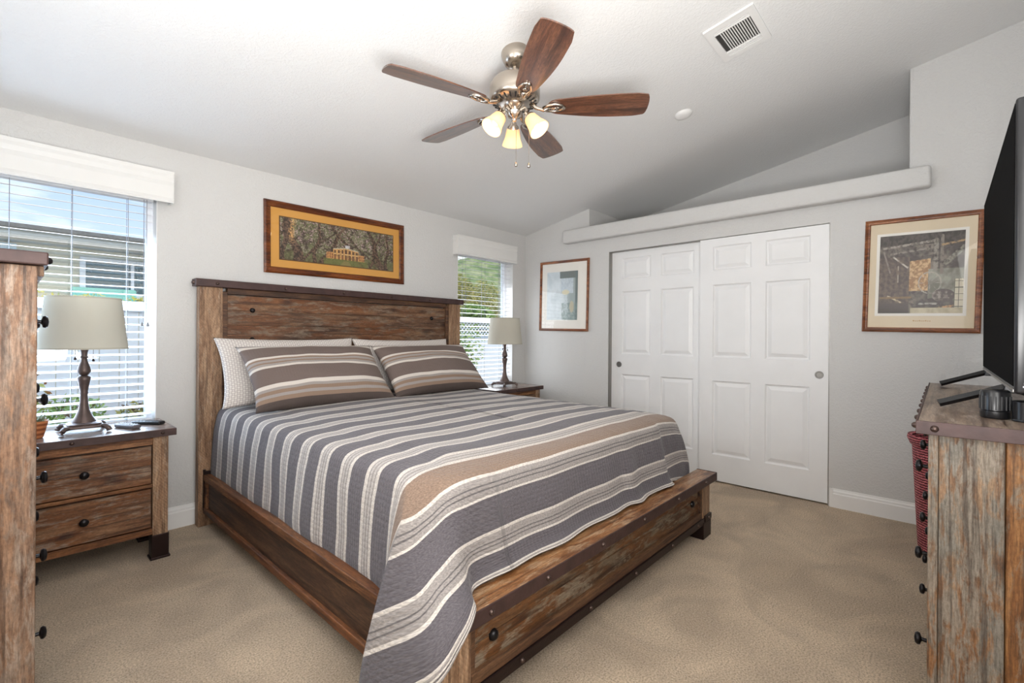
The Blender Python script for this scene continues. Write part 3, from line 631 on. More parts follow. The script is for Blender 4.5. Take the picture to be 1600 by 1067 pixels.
for y in (1.6, 1.9, 2.2, 2.6, 3.0, 3.385):
    keys.append([(2.72, y, ztop(2.72, y), y), (2.848, y, 0.708, y), (2.882, y, 0.63, y), (2.892, y, 0.52, y), (2.896, y, 0.42, y), (2.898, y, 0.35, y), (2.89, y, 0.29, y)])
SUB = 7; SUBV = 7
def prof_fine(k):
    pts = []
    for j in range(len(k)-1):
        a = k[max(j-1, 0)]; b = k[j]; c = k[j+1]; d = k[min(j+2, len(k)-1)]
        for t in range(SUBV): pts.append(cr_(a, b, c, d, t/SUBV))
    pts.append(list(k[-1])); return pts
stations = []
for i in range(len(keys)-1):
    a = keys[i-1] if i > 0 and i != RIDGE else keys[i]; b = keys[i]; c = keys[i+1]; d = keys[i+2] if i+2 < len(keys) and i+1 != RIDGE else keys[i+1]
    for t in range(SUB): stations.append(prof_fine([cr_(p, q, r, s, t/SUB) for p, q, r, s in zip(a, b, c, d)]))
stations.append(prof_fine(keys[-1]))
cv = bmesh.new(); uvl = cv.loops.layers.uv.new('UVMap'); info = {}
NT = 22
rows = []
for st_ in stations:
    x0, y0 = st_[0][0], st_[0][1]; row = []
    qx, qy = 1.90, max(y0, 1.32)
    if y0 < 1.55: qy = 1.32 + (3.385-1.32)*0.0 + 0.9*0.45
    else: qy = 1.725 + (y0-1.55)*(3.385-1.725)/(3.385-1.55)
    # top part, from the middle of the bed to the inner control point
    for t in range(NT):
        f = t/NT; x = qx+(x0-qx)*f; y = qy+(y0-qy)*f
        row.append((x, y, ztop(x, y), y, x))
    u = x0; prev = st_[0]; sgn = -1 if x0 < 1.9 else 1
    for p in st_:
        dd = sqrt(sum((p[i]-prev[i])**2 for i in range(3)))
        if 1.2 < x0 < 2.6 and y0 < 1.4: u = p[0]
        else: u += sgn*dd*0.9
        prev = p; row.append((p[0], p[1], p[2], p[3], u))
    rows.append(row)
for row in rows:
    vs = []
    for (x, y, z, c, u) in row:
        w_ = noise.noise(Vector((x*4, y*4, z*4)))*0.004 + noise.noise(Vector((x*11, y*11, z*6)))*0.0018
        v = cv.verts.new((x, y, z+w_ if z > 0.69 else z)) if z > 0.69 else cv.verts.new((x+w_, y+w_, z))
        info[v] = (u, c); vs.append(v)
    row[:] = vs
for A, B in zip(rows, rows[1:]):
    for j in range(len(A)-1):
        f = cv.faces.new((A[j], A[j+1], B[j+1], B[j]))
        for l in f.loops: l[uvl].uv = info[l.vert]
        f.smooth = True
bmesh.ops.remove_doubles(cv, verts=cv.verts, dist=0.0006)
bmesh.ops.recalc_face_normals(cv, faces=cv.faces)
mb = MB(); mb.bm.free(); mb.bm = cv
cover = mb.build('coverlet', M['cover'], smooth=180)
sm = cover.modifiers.new('thickness', 'SOLIDIFY'); sm.thickness = 0.006; sm.offset = 1
tag(cover, 'grey, brown and white striped quilted coverlet draped over the bed', 'bedspread')

# pillows ------------------------------------------------------------------
def pillow(name, mat, cx, cy, cz, w, h, d, lean, yaw, label, group, flange=0.0, sag=0.0, seed=0, roll=0):
    bm = bmesh.new(); uvl = bm.loops.layers.uv.new('UVMap'); NU, NV = 40, 26; inf = {}
    def P_(u, v, s):
        # u,v in -1..1 ; s = +-1 side
        fu = max(0, 1-abs(u)**2.6); fv = max(0, 1-abs(v)**2.4)
        th = d*0.5*(fu*fv)**0.48
        px = u*w/2*(1-0.055*(1-abs(v)**2)*0 - 0.05*(1-v*v)*abs(u)**3); pz = v*h/2*(1-0.07*(1-u*u)*abs(v)**3)
        n = noise.noise(Vector((u*1.7+seed, v*1.7, s*0.3)))*0.02 + noise.noise(Vector((u*5+seed, v*4, s)))*0.006
        corner = (abs(u)*abs(v))**4*0.02
        y = s*(th+n*(fu*fv)**0.5) + sag*(v*v)*0.4
        return Vector((px*(1+corner), y, pz*(1+corner)))
    grids = []
    for s in (-1, 1):
        g = [[None]*(NV+1) for _ in range(NU+1)]
        for i in range(NU+1):
            for j in range(NV+1):
                u = -1+2*i/NU; v = -1+2*j/NV; u = sin(u*pi/2)*0.6+u*0.4; v = sin(v*pi/2)*0.6+v*0.4
                if s == 1 and (i in (0, NU) or j in (0, NV)): g[i][j] = grids[0][i][j]; continue
                vt = bm.verts.new(P_(u, v, s)); inf[vt] = (u*w/2, v*0.5+0.5); g[i][j] = vt
        grids.append(g)
        for i in range(NU):
            for j in range(NV):
                f = bm.faces.new((g[i][j], g[i+1][j], g[i+1][j+1], g[i][j+1])); f.smooth = True
                for l in f.loops: l[uvl].uv = inf[l.vert]
    bmesh.ops.recalc_face_normals(bm, faces=bm.faces)
    me = bpy.data.meshes.new(name); bm.to_mesh(me); bm.free(); me.materials.append(mat)
    o = bpy.data.objects.new(name, me); COL.objects.link(o)
    o.matrix_world = Matrix.Translation((cx, cy, cz)) @ Matrix.Rotation(yaw, 4, 'Z') @ Matrix.Rotation(roll, 4, 'Y') @ Matrix.Rotation(lean, 4, 'X')
    return tag(o, label, 'pillow', group)
pillow('pillow', M['scallop'], 1.37, 3.27, 0.965, 0.92, 0.46, 0.14, radians(-24), 0.0, 'patterned pale pillow standing behind the left striped pillow', 'patterned pillows against the headboard', seed=1)
pillow('pillow', M['scallop'], 2.30, 3.27, 0.965, 0.92, 0.45, 0.14, radians(-24), 0.0, 'patterned pale pillow standing behind the right striped pillow', 'patterned pillows against the headboard', seed=5)
pillow('pillow', M['sham'], 1.43, 3.015, 0.94, 0.90, 0.50, 0.19, radians(-44), radians(0), 'brown and cream striped pillow lying on the left half of the bed', 'striped pillows at the head of the bed', seed=9)
pillow('pillow', M['sham'], 2.35, 3.015, 0.94, 0.90, 0.49, 0.19, radians(-44), radians(0), 'brown and cream striped pillow lying on the right half of the bed', 'striped pillows at the head of the bed', seed=14)

# ------------------------------------------------------------------ furniture
def knob(p, ax, parent, r=0.017, name='knob'):
    mb = MB(); mb.lathe([(0.012, 0), (0.012, 0.003), (0.006, 0.006), (0.006, 0.018), (r*0.9, 0.022), (r, 0.028), (r*0.8, 0.034), (0, 0.037)], p, ax, 20)
    return mb.build(name, M['knob'], parent, smooth=50)

def nightstand(cx, label):
    t = thing('nightstand', label, 'nightstand', (cx, 3.28, 0), 'rustic nightstands beside the bed')
    x0, x1, y0, y1 = cx-0.325, cx+0.325, 3.085, 3.47
    mb = MB(); mb.box(x0+0.01, x1-0.01, y0+0.028, y1, 0.135, 0.652, 0.002); mb.build('body', M['w_footframe'], t)
    for za, zb_ in ((0.612, 0.652), (0.385, 0.402), (0.135, 0.168)):
        mb = MB(); mb.box(x0+0.068, x1-0.068, y0+0.004, y0+0.03, za, zb_, 0.002); mb.build('front_rail', M['w_nrail'], t)
    for z0, z1 in ((0.408, 0.604), (0.176, 0.378)):
        mb = MB(); h = (z1-z0)/2
        mb.box(x0+0.075, x1-0.075, y0+0.001, y0+0.025, z0, z0+h, 0.0015, 1); mb.box(x0+0.075, x1-0.075, y0+0.001, y0+0.025, z0+h, z1, 0.0015, 1)
        d = mb.build('drawer', M['w_drawer'], t)
        knob((cx-0.015, y0+0.001, (z0+z1)/2+0.005), (0, -1, 0), d, 0.019)
    for xx in (x0, x1-0.068):
        for yy in (y0, y1-0.06):
            mb = MB(); mb.box(xx, xx+0.068, yy, yy+0.06, 0.12, 0.652, 0.003); p = mb.build('post', M['w_post'], t)
            mb = MB(); mb.box(xx-0.004, xx+0.072, yy-0.005, yy+0.065, 0.006, 0.13, 0.003); mb.box(xx-0.01, xx+0.078, yy-0.01, yy+0.07, 0.0, 0.012, 0.003)
            mb.build('metal_foot', M['bronze'], t)
    mb = MB(); mb.box(x0-0.022, x1+0.028, y0-0.018, y1+0.015, 0.657, 0.692, 0.002); top = mb.build('top', M['w_ntop'], t)
    mb = MB(); mb.box(x0-0.025, x1+0.031, y0-0.022, y0-0.0175, 0.654, 0.691, 0.001); mb.box(x1+0.0275, x1+0.032, y0-0.02, y1+0.012, 0.654, 0.691, 0.001); mb.box(x0-0.0265, x0-0.0215, y0-0.02, y1+0.012, 0.654, 0.691, 0.001)
    s = mb.build('metal_strip', M['metal_trim'], top)
    bolts(top, [((bx, y0-0.022, 0.673), (0, -1, 0)) for bx in (x0+0.03, cx-0.06, x1-0.03)] + [((x1+0.032, y0+q, 0.673), (1, 0, 0)) for q in (0.06, 0.3)], r=0.009)
    return t
ns = nightstand(0.295, 'rustic two drawer wooden nightstand between the tall chest and the bed')
n2 = copy_tree(ns, loc=(3.47, 3.28, 0)); n2['label'] = 'rustic wooden nightstand beyond the bed, mostly hidden, under the right lamp'

# table lamps
def lamp(cx, cy, z, label):
    t = thing('table_lamp', label, 'lamp', (cx, cy, z), 'bronze table lamps with drum shades')
    R45 = Matrix.Rotation(radians(0), 4, 'Z')
    mb = MB()
    mb.box(cx-0.075, cx+0.075, cy-0.075, cy+0.075, z+0.022, z+0.036, 0.004)
    for sx in (-1, 1):
        for sy in (-1, 1):
            mb.tube([(cx+sx*0.055, cy+sy*0.055, z+0.030), (cx+sx*0.078, cy+sy*0.078, z+0.030), (cx+sx*0.088, cy+sy*0.088, z+0.018), (cx+sx*0.092, cy+sy*0.092, z+0.006)], [0.010, 0.012, 0.012, 0.013], 10)
    mb.lathe([(0.0, 0.034), (0.066, 0.036), (0.068, 0.044), (0.054, 0.05), (0.0, 0.051)], (cx, cy, z), n=4*8, squash=lambda a, r, zz: min(1.25, 1/max(abs(cos(a)), abs(sin(a)))))
    mb.build('base', M['lampmetal'], t, smooth=40)
    mb = MB()
    prof = [(0, 0.05), (0.050, 0.05), (0.048, 0.058), (0.036, 0.078), (0.024, 0.11), (0.018, 0.15), (0.0155, 0.19), (0.018, 0.198), (0.0165, 0.206), (0.019, 0.225), (0.026, 0.262), (0.029, 0.278), (0.024, 0.286), (0.013, 0.290), (0.022, 0.296), (0.029, 0.312), (0.025, 0.335), (0.016, 0.36), (0.0125, 0.378), (0.017, 0.384), (0.0135, 0.392), (0.015, 0.41), (0.022, 0.44), (0.022, 0.448), (0.006, 0.452), (0.006, 0.66), (0, 0.662)]
    mb.lathe(prof, (cx, cy, z), n=28); mb.build('stem', M['lampmetal'], t, smooth=50)
    mb = MB(); rt, rb, z0, z1 = 0.150, 0.178, 0.430, 0.688
    mb.lathe([(rb, z0), (rt, z1), (rt-0.002, z1), (rb-0.002, z0), (rb, z0)], (cx, cy, z), n=64)
    sh = mb.build('lamp_shade', M['shade'], t, smooth=60)
    for rr, zz in ((rb, z0), (rt, z1)):
        mb = MB(); mb.lathe([(rr+0.0012, zz-0.003), (rr+0.0012, zz+0.005), (rr-0.003, zz+0.005), (rr-0.003, zz-0.003), (rr+0.0012, zz-0.003)], (cx, cy, z), n=64); mb.build('shade_trim', M['shadetrim'], sh)
    mb = MB()
    for a in range(3): mb.cyl((cx, cy, z+z1-0.03), (cx+cos(a*2.094)*rt, cy+sin(a*2.094)*rt, z+z1-0.005), 0.0016, n=6)
    mb.build('shade_wire', M['shadetrim'], sh)
    for dx, l in ((-0.035, 0.375), (0.035, 0.365)):
        mb = MB(); mb.cyl((cx+dx, cy-0.005, z+l+0.008), (cx+dx, cy-0.005, z+0.46), 0.0011, n=6); mb.lathe([(0, 0), (0.006, 0.003), (0.006, 0.009), (0.002, 0.016), (0, 0.016)], (cx+dx, cy-0.005, z+l-0.006), n=12)
        mb.build('pull_chain', M['bronze'], t, smooth=60)
    return t
M['lampmetal'] = simple('aged_bronze', (98, 84, 80), 0.45, 0.55, bump=0.2, bscale=80, var=0.15, vscale=30)
M['shadetrim'] = simple('shade_trim', (190, 186, 172), 0.8)
lp = lamp(0.297, 3.285, 0.692, 'bronze table lamp with cream shade on the nearer, left nightstand')
l2 = copy_tree(lp, loc=(3.485, 3.30, 0.692)); l2['label'] = 'bronze table lamp with cream shade on the far nightstand by the corner window'

# remotes
def remote(x, y, ang, ln, wd, ht, mat, bmat, label):
    t = thing('remote_control', label, 'remote control', (x, y, 0.692), 'remote controls on the left nightstand')
    R = Matrix.Rotation(ang, 4, 'Z')
    mb = MB(); mb.box(x-ln/2, x+ln/2, y-wd/2, y+wd/2, 0.692, 0.692+ht, ht*0.4, 3, rot=R, piv=(x, y, 0.7)); mb.build('case', mat, t, smooth=50)
    mb = MB()
    for i in range(7):
        for j in range(3):
            px = x-ln*0.38+i*ln*0.12; py = y-wd*0.28+j*wd*0.28
            mb.box(px-0.004, px+0.004, py-0.003, py+0.003, 0.692+ht-0.001, 0.692+ht+0.0025, 0.001, 1, rot=R, piv=(x, y, 0.7))
    mb.build('buttons', bmat, t)
M['greyp'] = simple('grey_plastic', (96, 92, 96), 0.35)
M['pale'] = simple('pale_buttons', (190, 190, 196), 0.4)
remote(0.468, 3.235, radians(-66), 0.15, 0.045, 0.022, M['greyp'], M['pale'], 'grey remote control with pale buttons, nearer the lamp on the nightstand')
remote(0.566, 3.285, radians(-50), 0.165, 0.048, 0.020, M['black'], M['greyp'], 'black remote control nearest the right edge of the left nightstand')

# small planter behind the chest
pt = thing('potted_succulent', 'small succulent in a striped terracotta pot on the left nightstand by the chest', 'potted plant', (0.115, 3.22, 0.692))
def potm():
    m, nt, b, o = newmat('striped_pot'); Lk = nt.links.new; tc = N(nt, 'ShaderNodeTexCoord'); wv = N(nt, 'ShaderNodeTexWave', bands_direction='Z'); wv.inputs['Scale'].default_value = 14; wv.inputs['Distortion'].default_value = 1
    Lk(tc.outputs['Object'], wv.inputs[0]); r = ramp(nt, [(0.3, lin((138, 74, 40))), (0.7, lin((196, 126, 78)))]); Lk(wv.outputs['Fac'], r.inputs[0]); Lk(r.outputs[0], b.inputs['Base Color']); b.inputs['Roughness'].default_value = 0.6; return m
mb = MB(); mb.lathe([(0, 0), (0.028, 0), (0.032, 0.006), (0.047, 0.07), (0.05, 0.085), (0.046, 0.085), (0.042, 0.075), (0, 0.075)], (0.115, 3.22, 0.692), n=28); mb.build('pot', potm(), pt, smooth=50)
def leaves(center, rad, n, size, seed, mb=None, fn=None, flat=0.0):
    rnd = random.Random(seed); mb = mb or MB(); b = mb.bm
    for _ in range(n):
        for _t in range(20):
            p = Vector((rnd.uniform(-1, 1), rnd.uniform(-1, 1), rnd.uniform(-1, 1)))
            if p.length < 1 and (p.length > 0.55 or rnd.random() < 0.25): break
        p = Vector((center[0]+p.x*rad[0], center[1]+p.y*rad[1], center[2]+p.z*rad[2]))
        a = Vector((rnd.gauss(0, 1), rnd.gauss(0, 1), rnd.gauss(0, 1))).normalized(); c = a.orthogonal().normalized(); s = size*rnd.uniform(0.6, 1.3)
        d = a.cross(c)
        v = [b.verts.new(p+q) for q in (-a*s, -a*s*0.1+c*s*0.35, a*s, -a*s*0.1-c*s*0.35)]
        b.faces.new((v[0], v[1], v[2])); b.faces.new((v[0], v[2], v[3]))
    return mb
def leafmat(name, c1, c2, c3):
    m, nt, b, o = newmat(name); Lk = nt.links.new; g = N(nt, 'ShaderNodeNewGeometry'); r = ramp(nt, [(0, lin(c1)), (0.5, lin(c2)), (1, lin(c3))]); Lk(g.outputs['Random Per Island'], r.inputs[0])
    d = N(nt, 'ShaderNodeBsdfDiffuse'); t = N(nt, 'ShaderNodeBsdfTranslucent'); x = N(nt, 'ShaderNodeMixShader'); x.inputs[0].default_value = 0.35
    Lk(r.outputs[0], d.inputs[0]); Lk(r.outputs[0], t.inputs[0]); Lk(d.outputs[0], x.inputs[1]); Lk(t.outputs[0], x.inputs[2]); Lk(x.outputs[0], o.inputs[0]); return m
M['leafg'] = leafmat('green_leaves', (96, 132, 66), (150, 176, 96), (196, 212, 140))
M['leafy'] = leafmat('olive_leaves', (110, 120, 70), (170, 166, 98), (206, 190, 120))
M['leafr'] = leafmat('mixed_garden_leaves', (170, 96, 70), (140, 168, 90), (214, 208, 130))
M['flower'] = leafmat('yellow_blossom', (222, 200, 70), (240, 224, 110), (170, 180, 90))
mb = MB(); rnd = random.Random(3)
for i in range(26):
    a = rnd.uniform(0, 6.28); e = rnd.uniform(0.3, 1.3); l = rnd.uniform(0.025, 0.045); p = Vector((0.115+0.02*cos(a), 3.22+0.02*sin(a), 0.767))
    mb.tube([p, p+Vector((cos(a)*cos(e), sin(a)*cos(e), sin(e)))*l*0.6, p+Vector((cos(a)*cos(e)*1.1, sin(a)*cos(e)*1.1, sin(e)))*l], [0.006, 0.007, 0.001], 6)
mb.build('leaves', simple('succulent_green', (120, 134, 112), 0.6), pt, smooth=60)

# tall chest ---------------------------------------------------------------
CX0, CX1, CYa, CYb = -0.46, 0.074, 1.95, 3.03
ch = thing('tall_chest', 'tall rustic five drawer wooden chest seen from its side at the left edge', 'chest of drawers', (-0.2, 2.45, 0))
mb = MB(); mb.box(CX0, CX1-0.02, CYa+0.012, CYb, 0.08, 1.396, 0.002); mb.build('body', M['w_chest'], ch)
mb = MB()
xs_ = [CX0+0.05, -0.33, -0.20, -0.09, -0.004]
for a, c in zip(xs_, xs_[1:]): mb.box(a, c-0.002, CYa+0.004, CYa+0.02, 0.12, 1.39, 0.002, 1)
mb.build('side_panel', M['w_chest'], ch)
for xx in (CX0, CX1-0.075):
    for yy in (CYa, CYb-0.06):
        mb = MB(); mb.box(xx, xx+0.075, yy, yy+0.06, 0.06, 1.396, 0.003); mb.build('post', M['w_chest'], ch)
        mb = MB(); mb.box(xx-0.004, xx+0.079, yy-0.004, yy+0.064, 0, 0.075, 0.003); mb.build('metal_foot', M['bronze'], ch)
for i in range(5):
    zc = 0.228+0.252*i
    mb = MB(); mb.box(CX1-0.02, CX1-0.002, CYa+0.062, CYb-0.062, zc-0.115, zc, 0.0015, 1); mb.box(CX1-0.02, CX1-0.002, CYa+0.062, CYb-0.062, zc, zc+0.118, 0.0015, 1)
    d = mb.build('drawer', M['w_drawer'], ch)
    for ky in (2.15, 2.62): knob((CX1-0.002, ky, zc), (1, 0, 0), d, 0.020)
mb = MB(); mb.box(CX0-0.02, CX1+0.022, CYa-0.018, CYb+0.018, 1.398, 1.436, 0.004); top = mb.build('top', M['metal_trim'], ch)
bolts(top, [((CX1+0.022, CYa+0.04+i*0.2, 1.417), (1, 0, 0)) for i in range(6)], 'knob', 0.012, 0.012)
mb = MB(); mb.box(CX1-0.004, CX1+0.014, CYa+0.02, CYb-0.02, 1.368, 1.398, 0.002); mb.build('cornice', M['w_post'], ch)

# dresser ------------------------------------------------------------------
DX0, DX1, DY0, DY1 = 1.80, 3.32, -0.44, 0.032
dr = thing('dresser', 'long rustic dresser with weathered painted end panel under the television', 'dresser', (2.55, -0.2, 0))
mb = MB(); mb.box(DX0+0.02, DX1, DY0, DY1-0.02, 0.09, 0.934, 0.002); mb.build('body', M['w_dpanel'], dr)
for xx, nm_ in ((DX0, 1), (DX1-0.03, 0)):
    mb = MB(); mb.box(xx, xx+0.04, DY1-0.022, DY1, 0.07, 0.934, 0.003); mb.box(xx, xx+0.03, DY1-0.153, DY1-0.023, 0.07, 0.934, 0.003); mb.build('front_stile', M['w_dside'], dr)
mb = MB()
for a, c in ((-0.123, -0.22), (-0.222, -0.33)): mb.box(DX0+0.008, DX0+0.025, c, a, 0.09, 0.934, 0.002, 1)
mb.box(DX0, DX0+0.03, -0.44, -0.332, 0.07, 0.934, 0.003)
mb.build('side_panel', M['w_dpanel'], dr)
for (a, c) in ((DX0+0.045, 2.545), (2.575, DX1-0.045)):
    for z0, z1 in ((0.665, 0.925), (0.39, 0.65), (0.12, 0.375)):
        mb = MB(); h = (z0+z1)/2; mb.box(a, c, DY1-0.02, DY1-0.003, z0, h, 0.0015, 1); mb.box(a, c, DY1-0.02, DY1-0.003, h, z1, 0.0015, 1)
        d = mb.build('drawer', M['w_drawer'], dr)
        for kx in (a+0.13, c-0.17): knob((kx, DY1-0.003, h+0.005), (0, 1, 0), d, 0.019)
mb = MB(); mb.box(1.763, DX1+0.025, DY0-0.005, 0.053, 0.937, 0.969, 0.002); top = mb.build('top', M['w_dtop'], dr)
mb = MB(); mb.box(1.757, 1.763, DY0-0.005, 0.058, 0.933, 0.970, 0.0015); mb.box(1.759, DX1+0.028, 0.0525, 0.058, 0.933, 0.970, 0.0015); mb.build('metal_strip', M['metal_trim'], top)
bolts(top, [((1.757, yy, 0.951), (-1, 0, 0)) for yy in (0.018, -0.18, -0.38)] + [((1.80+i*0.18, 0.058, 0.951), (0, 1, 0)) for i in range(9)], r=0.0095, h=0.011)
for xx in (DX0, DX1-0.07):
    for yy in (DY0, DY1-0.07):
        mb = MB(); mb.box(xx, xx+0.07, yy, yy+0.07, 0, 0.085, 0.003); mb.build('metal_foot', M['bronze'], dr)

# television ------------------------------------------------------------------
tv = thing('television', 'large black flat television standing on the dresser, seen edge on', 'television', (2.55, -0.16, 0.97))
mb = MB(); mb.box(1.875, 3.245, -0.172, -0.142, 1.052, 1.862, 0.007, 3); mb.build('bezel', M['black'], tv, smooth=40)
mb = MB(); mb.box(2.05, 3.07, -0.215, -0.170, 1.08, 1.6, 0.012, 3); mb.build('back_housing', M['black'], tv, smooth=40)
mb = MB(); mb.box(1.887, 3.233, -0.1425, -0.1405, 1.072, 1.85); mb.build('screen', M['screen'], tv)
mb = MB(); mb.box(1.885, 3.235, -0.1425, -0.1395, 1.056, 1.064, 0.001); mb.build('silver_strip', M['steel'], tv)
mb = MB(); mb.box(1.8735, 1.8752, -0.168, -0.160, 1.078, 1.083); mb.box(1.8735, 1.8752, -0.168, -0.158, 1.070, 1.0745); mb.build('port_label', M['pale'], tv)
for xx in (2.165, 3.12):
    mb = MB()
    for ya, yb in ((-0.157, 0.012), (-0.157, -0.32)):
        A = Vector((xx+0.03, ya, 1.050)); B = Vector((xx, yb, 0.983))
        mb.tube([A, A.lerp(B, 0.5), B], [0.013, 0.012, 0.0125], 4)
    mb.box(xx+0.01, xx+0.05, -0.172, -0.142, 1.03, 1.06, 0.003)
    mb.build('foot', M['black'], tv)
# black round device + cable
dv = thing('speaker', 'small black cylindrical speaker in front of the television on the dresser', 'speaker', (1.99, -0.09, 0.97))
mb = MB(); mb.lathe([(0, 0), (0.031, 0), (0.033, 0.003), (0.033, 0.02), (0.031, 0.022), (0.033, 0.024), (0.033, 0.075), (0.030, 0.081), (0.026, 0.083), (0, 0.083)], (1.985, -0.112, 0.97), n=36); mb.build('body', M['black'], dv, smooth=40)
mb = MB()
for i in range(18):
    a = i*2*pi/18; mb.box(1.985+0.033*cos(a)-0.0015, 1.985+0.033*cos(a)+0.0015, -0.112+0.033*sin(a)-0.0015, -0.112+0.033*sin(a)+0.0015, 0.996, 1.035)
mb.build('grille', simple('dark_grille', (30, 30, 32), 0.6, 0.1), dv)
mb = MB(); mb.lathe([(0, 0), (0.029, 0), (0.029, 0.055), (0.025, 0.058), (0, 0.058)], (1.955, -0.172, 0.97), n=30); mb.build('charging_dock', M['black'], dv, smooth=40)
mb = MB(); mb.tube([(1.94, -0.145, 0.974), (1.90, -0.20, 0.973), (1.87, -0.28, 0.973), (1.86, -0.40, 0.973)], 0.0028, 8)
tag(mb.build('power_cable', M['black'], smooth=60), 'thin black cable lying on the dresser top behind the small speaker', 'cable')

# red basket
bk = thing('laundry_basket', 'tall red woven basket standing on the carpet past the dresser', 'basket', (3.61, 0.0, 0))
mb = MB(); cx_, cy_ = 3.585, -0.015
mb.lathe([(0, 0), (0.115, 0), (0.122, 0.02), (0.150, 0.60), (0.146, 0.60), (0.118, 0.03), (0, 0.03)], (cx_, cy_, 0), n=40); mb.build('body', M['wicker'], bk, smooth=60)
mb = MB(); mb.lathe([(0.145, 0.595), (0.158, 0.60), (0.172, 0.635), (0.168, 0.655), (0.150, 0.65), (0.145, 0.595)], (cx_, cy_, 0), n=40); mb.build('rim', M['wicker'], bk, smooth=60)

# ------------------------------------------------------------------ pictures
def fbm(x, y, s, o=4): return noise.fractal(Vector((x*s, y*s, 3.3)), 0.6, 2.0, o)
def mixt(a, b, t):
    t = max(0, min(1, t)); return tuple(a[i]*(1-t)+b[i]*t for i in range(3))
def art_house(u, v):
    n = fbm(u*2.6, v, 9); n2 = fbm(u*2.6+9, v, 26, 3)
    c = mixt((58, 44, 34), (104, 106, 70), 0.5+n*1.3+0.2*v); c = mixt(c, (150, 142, 124), max(0, n2*1.5))
    c = mixt(c, (196, 164, 168), max(0, (fbm(u*3, v, 34)-0.22)*2.0) if v > 0.45 else 0)
    if v < 0.22: c = mixt(c, (96, 96, 56), 0.55)
    for tx, s_, w_ in ((0.13, -0.10, 0.032), (0.02, 0.03, 0.018), (0.36, 0.20, 0.018), (0.66, -0.30, 0.018), (0.86, -0.12, 0.022), (0.93, 0.02, 0.014), (0.27, 0.06, 0.013), (0.78, 0.1, 0.011), (0.20, 0.35, 0.010), (0.8, -0.4, 0.010)):
        d = abs(u-(tx+s_*(v-0.15))+0.012*sin(9*v+tx*20))
        if d < w_*(1.3-0.6*v): c = mixt((50, 36, 28), (112, 88, 70), 0.5+n2*1.6)
    lx = abs(u-0.085-0.012*sin(v*8)-0.02*(1-v))
    if lx < 0.026 and v > 0.38: c = mixt(c, (226, 176, 110), max(0, min(0.8, (v-0.38)*4))*(1-lx/0.04)*(0.7+n2))
    if v < 0.12 and abs(u-0.54) < 0.02+0.28*(0.12-v): c = mixt((182, 136, 108), c, 0.25)
    x = (u-0.54)
    hh = 0.47-abs(x)*0.42
    if abs(x) < 0.115 and 0.14 < v < hh:
        k = (x+0.115)/0.23*7; t = k % 1
        c = (206, 158, 96)
        if v < hh-0.05 and 0.22 < t < 0.80: c = (92, 62, 42) if not 0.27 < v < 0.305 else (214, 178, 124)
        if v < hh-0.05 and 0.40 < t < 0.62 and 0.155 < v < 0.25: c = (150, 96, 62)
        if v > hh-0.025: c = (196, 186, 160)
        c = mixt(c, (120, 96, 66), max(0, n2)*1.2)
    elif abs(x) < 0.172 and 0.14 < v < 0.355-abs(x)*0.25:
        c = mixt((196, 144, 88), (120, 74, 46), 0.9 if (u*52) % 1 > 0.5 and (0.17 < v < 0.21 or 0.24 < v < 0.28) else max(0, n2))
    if abs(u-0.555) < 0.022 and 0.46 < v < 0.54: c = mixt((206, 206, 210), c, 0.3+n2)
    if v < 0.155 and abs(x) < 0.2: c = mixt(c, (112, 116, 58), 0.65)
    return c
def line_d(u, v, x0, y0, x1, y1):
    dx, dy = x1-x0, y1-y0; t = max(0, min(1, ((u-x0)*dx+(v-y0)*dy)/(dx*dx+dy*dy))); return sqrt((u-x0-t*dx)**2+(v-y0-t*dy)**2)
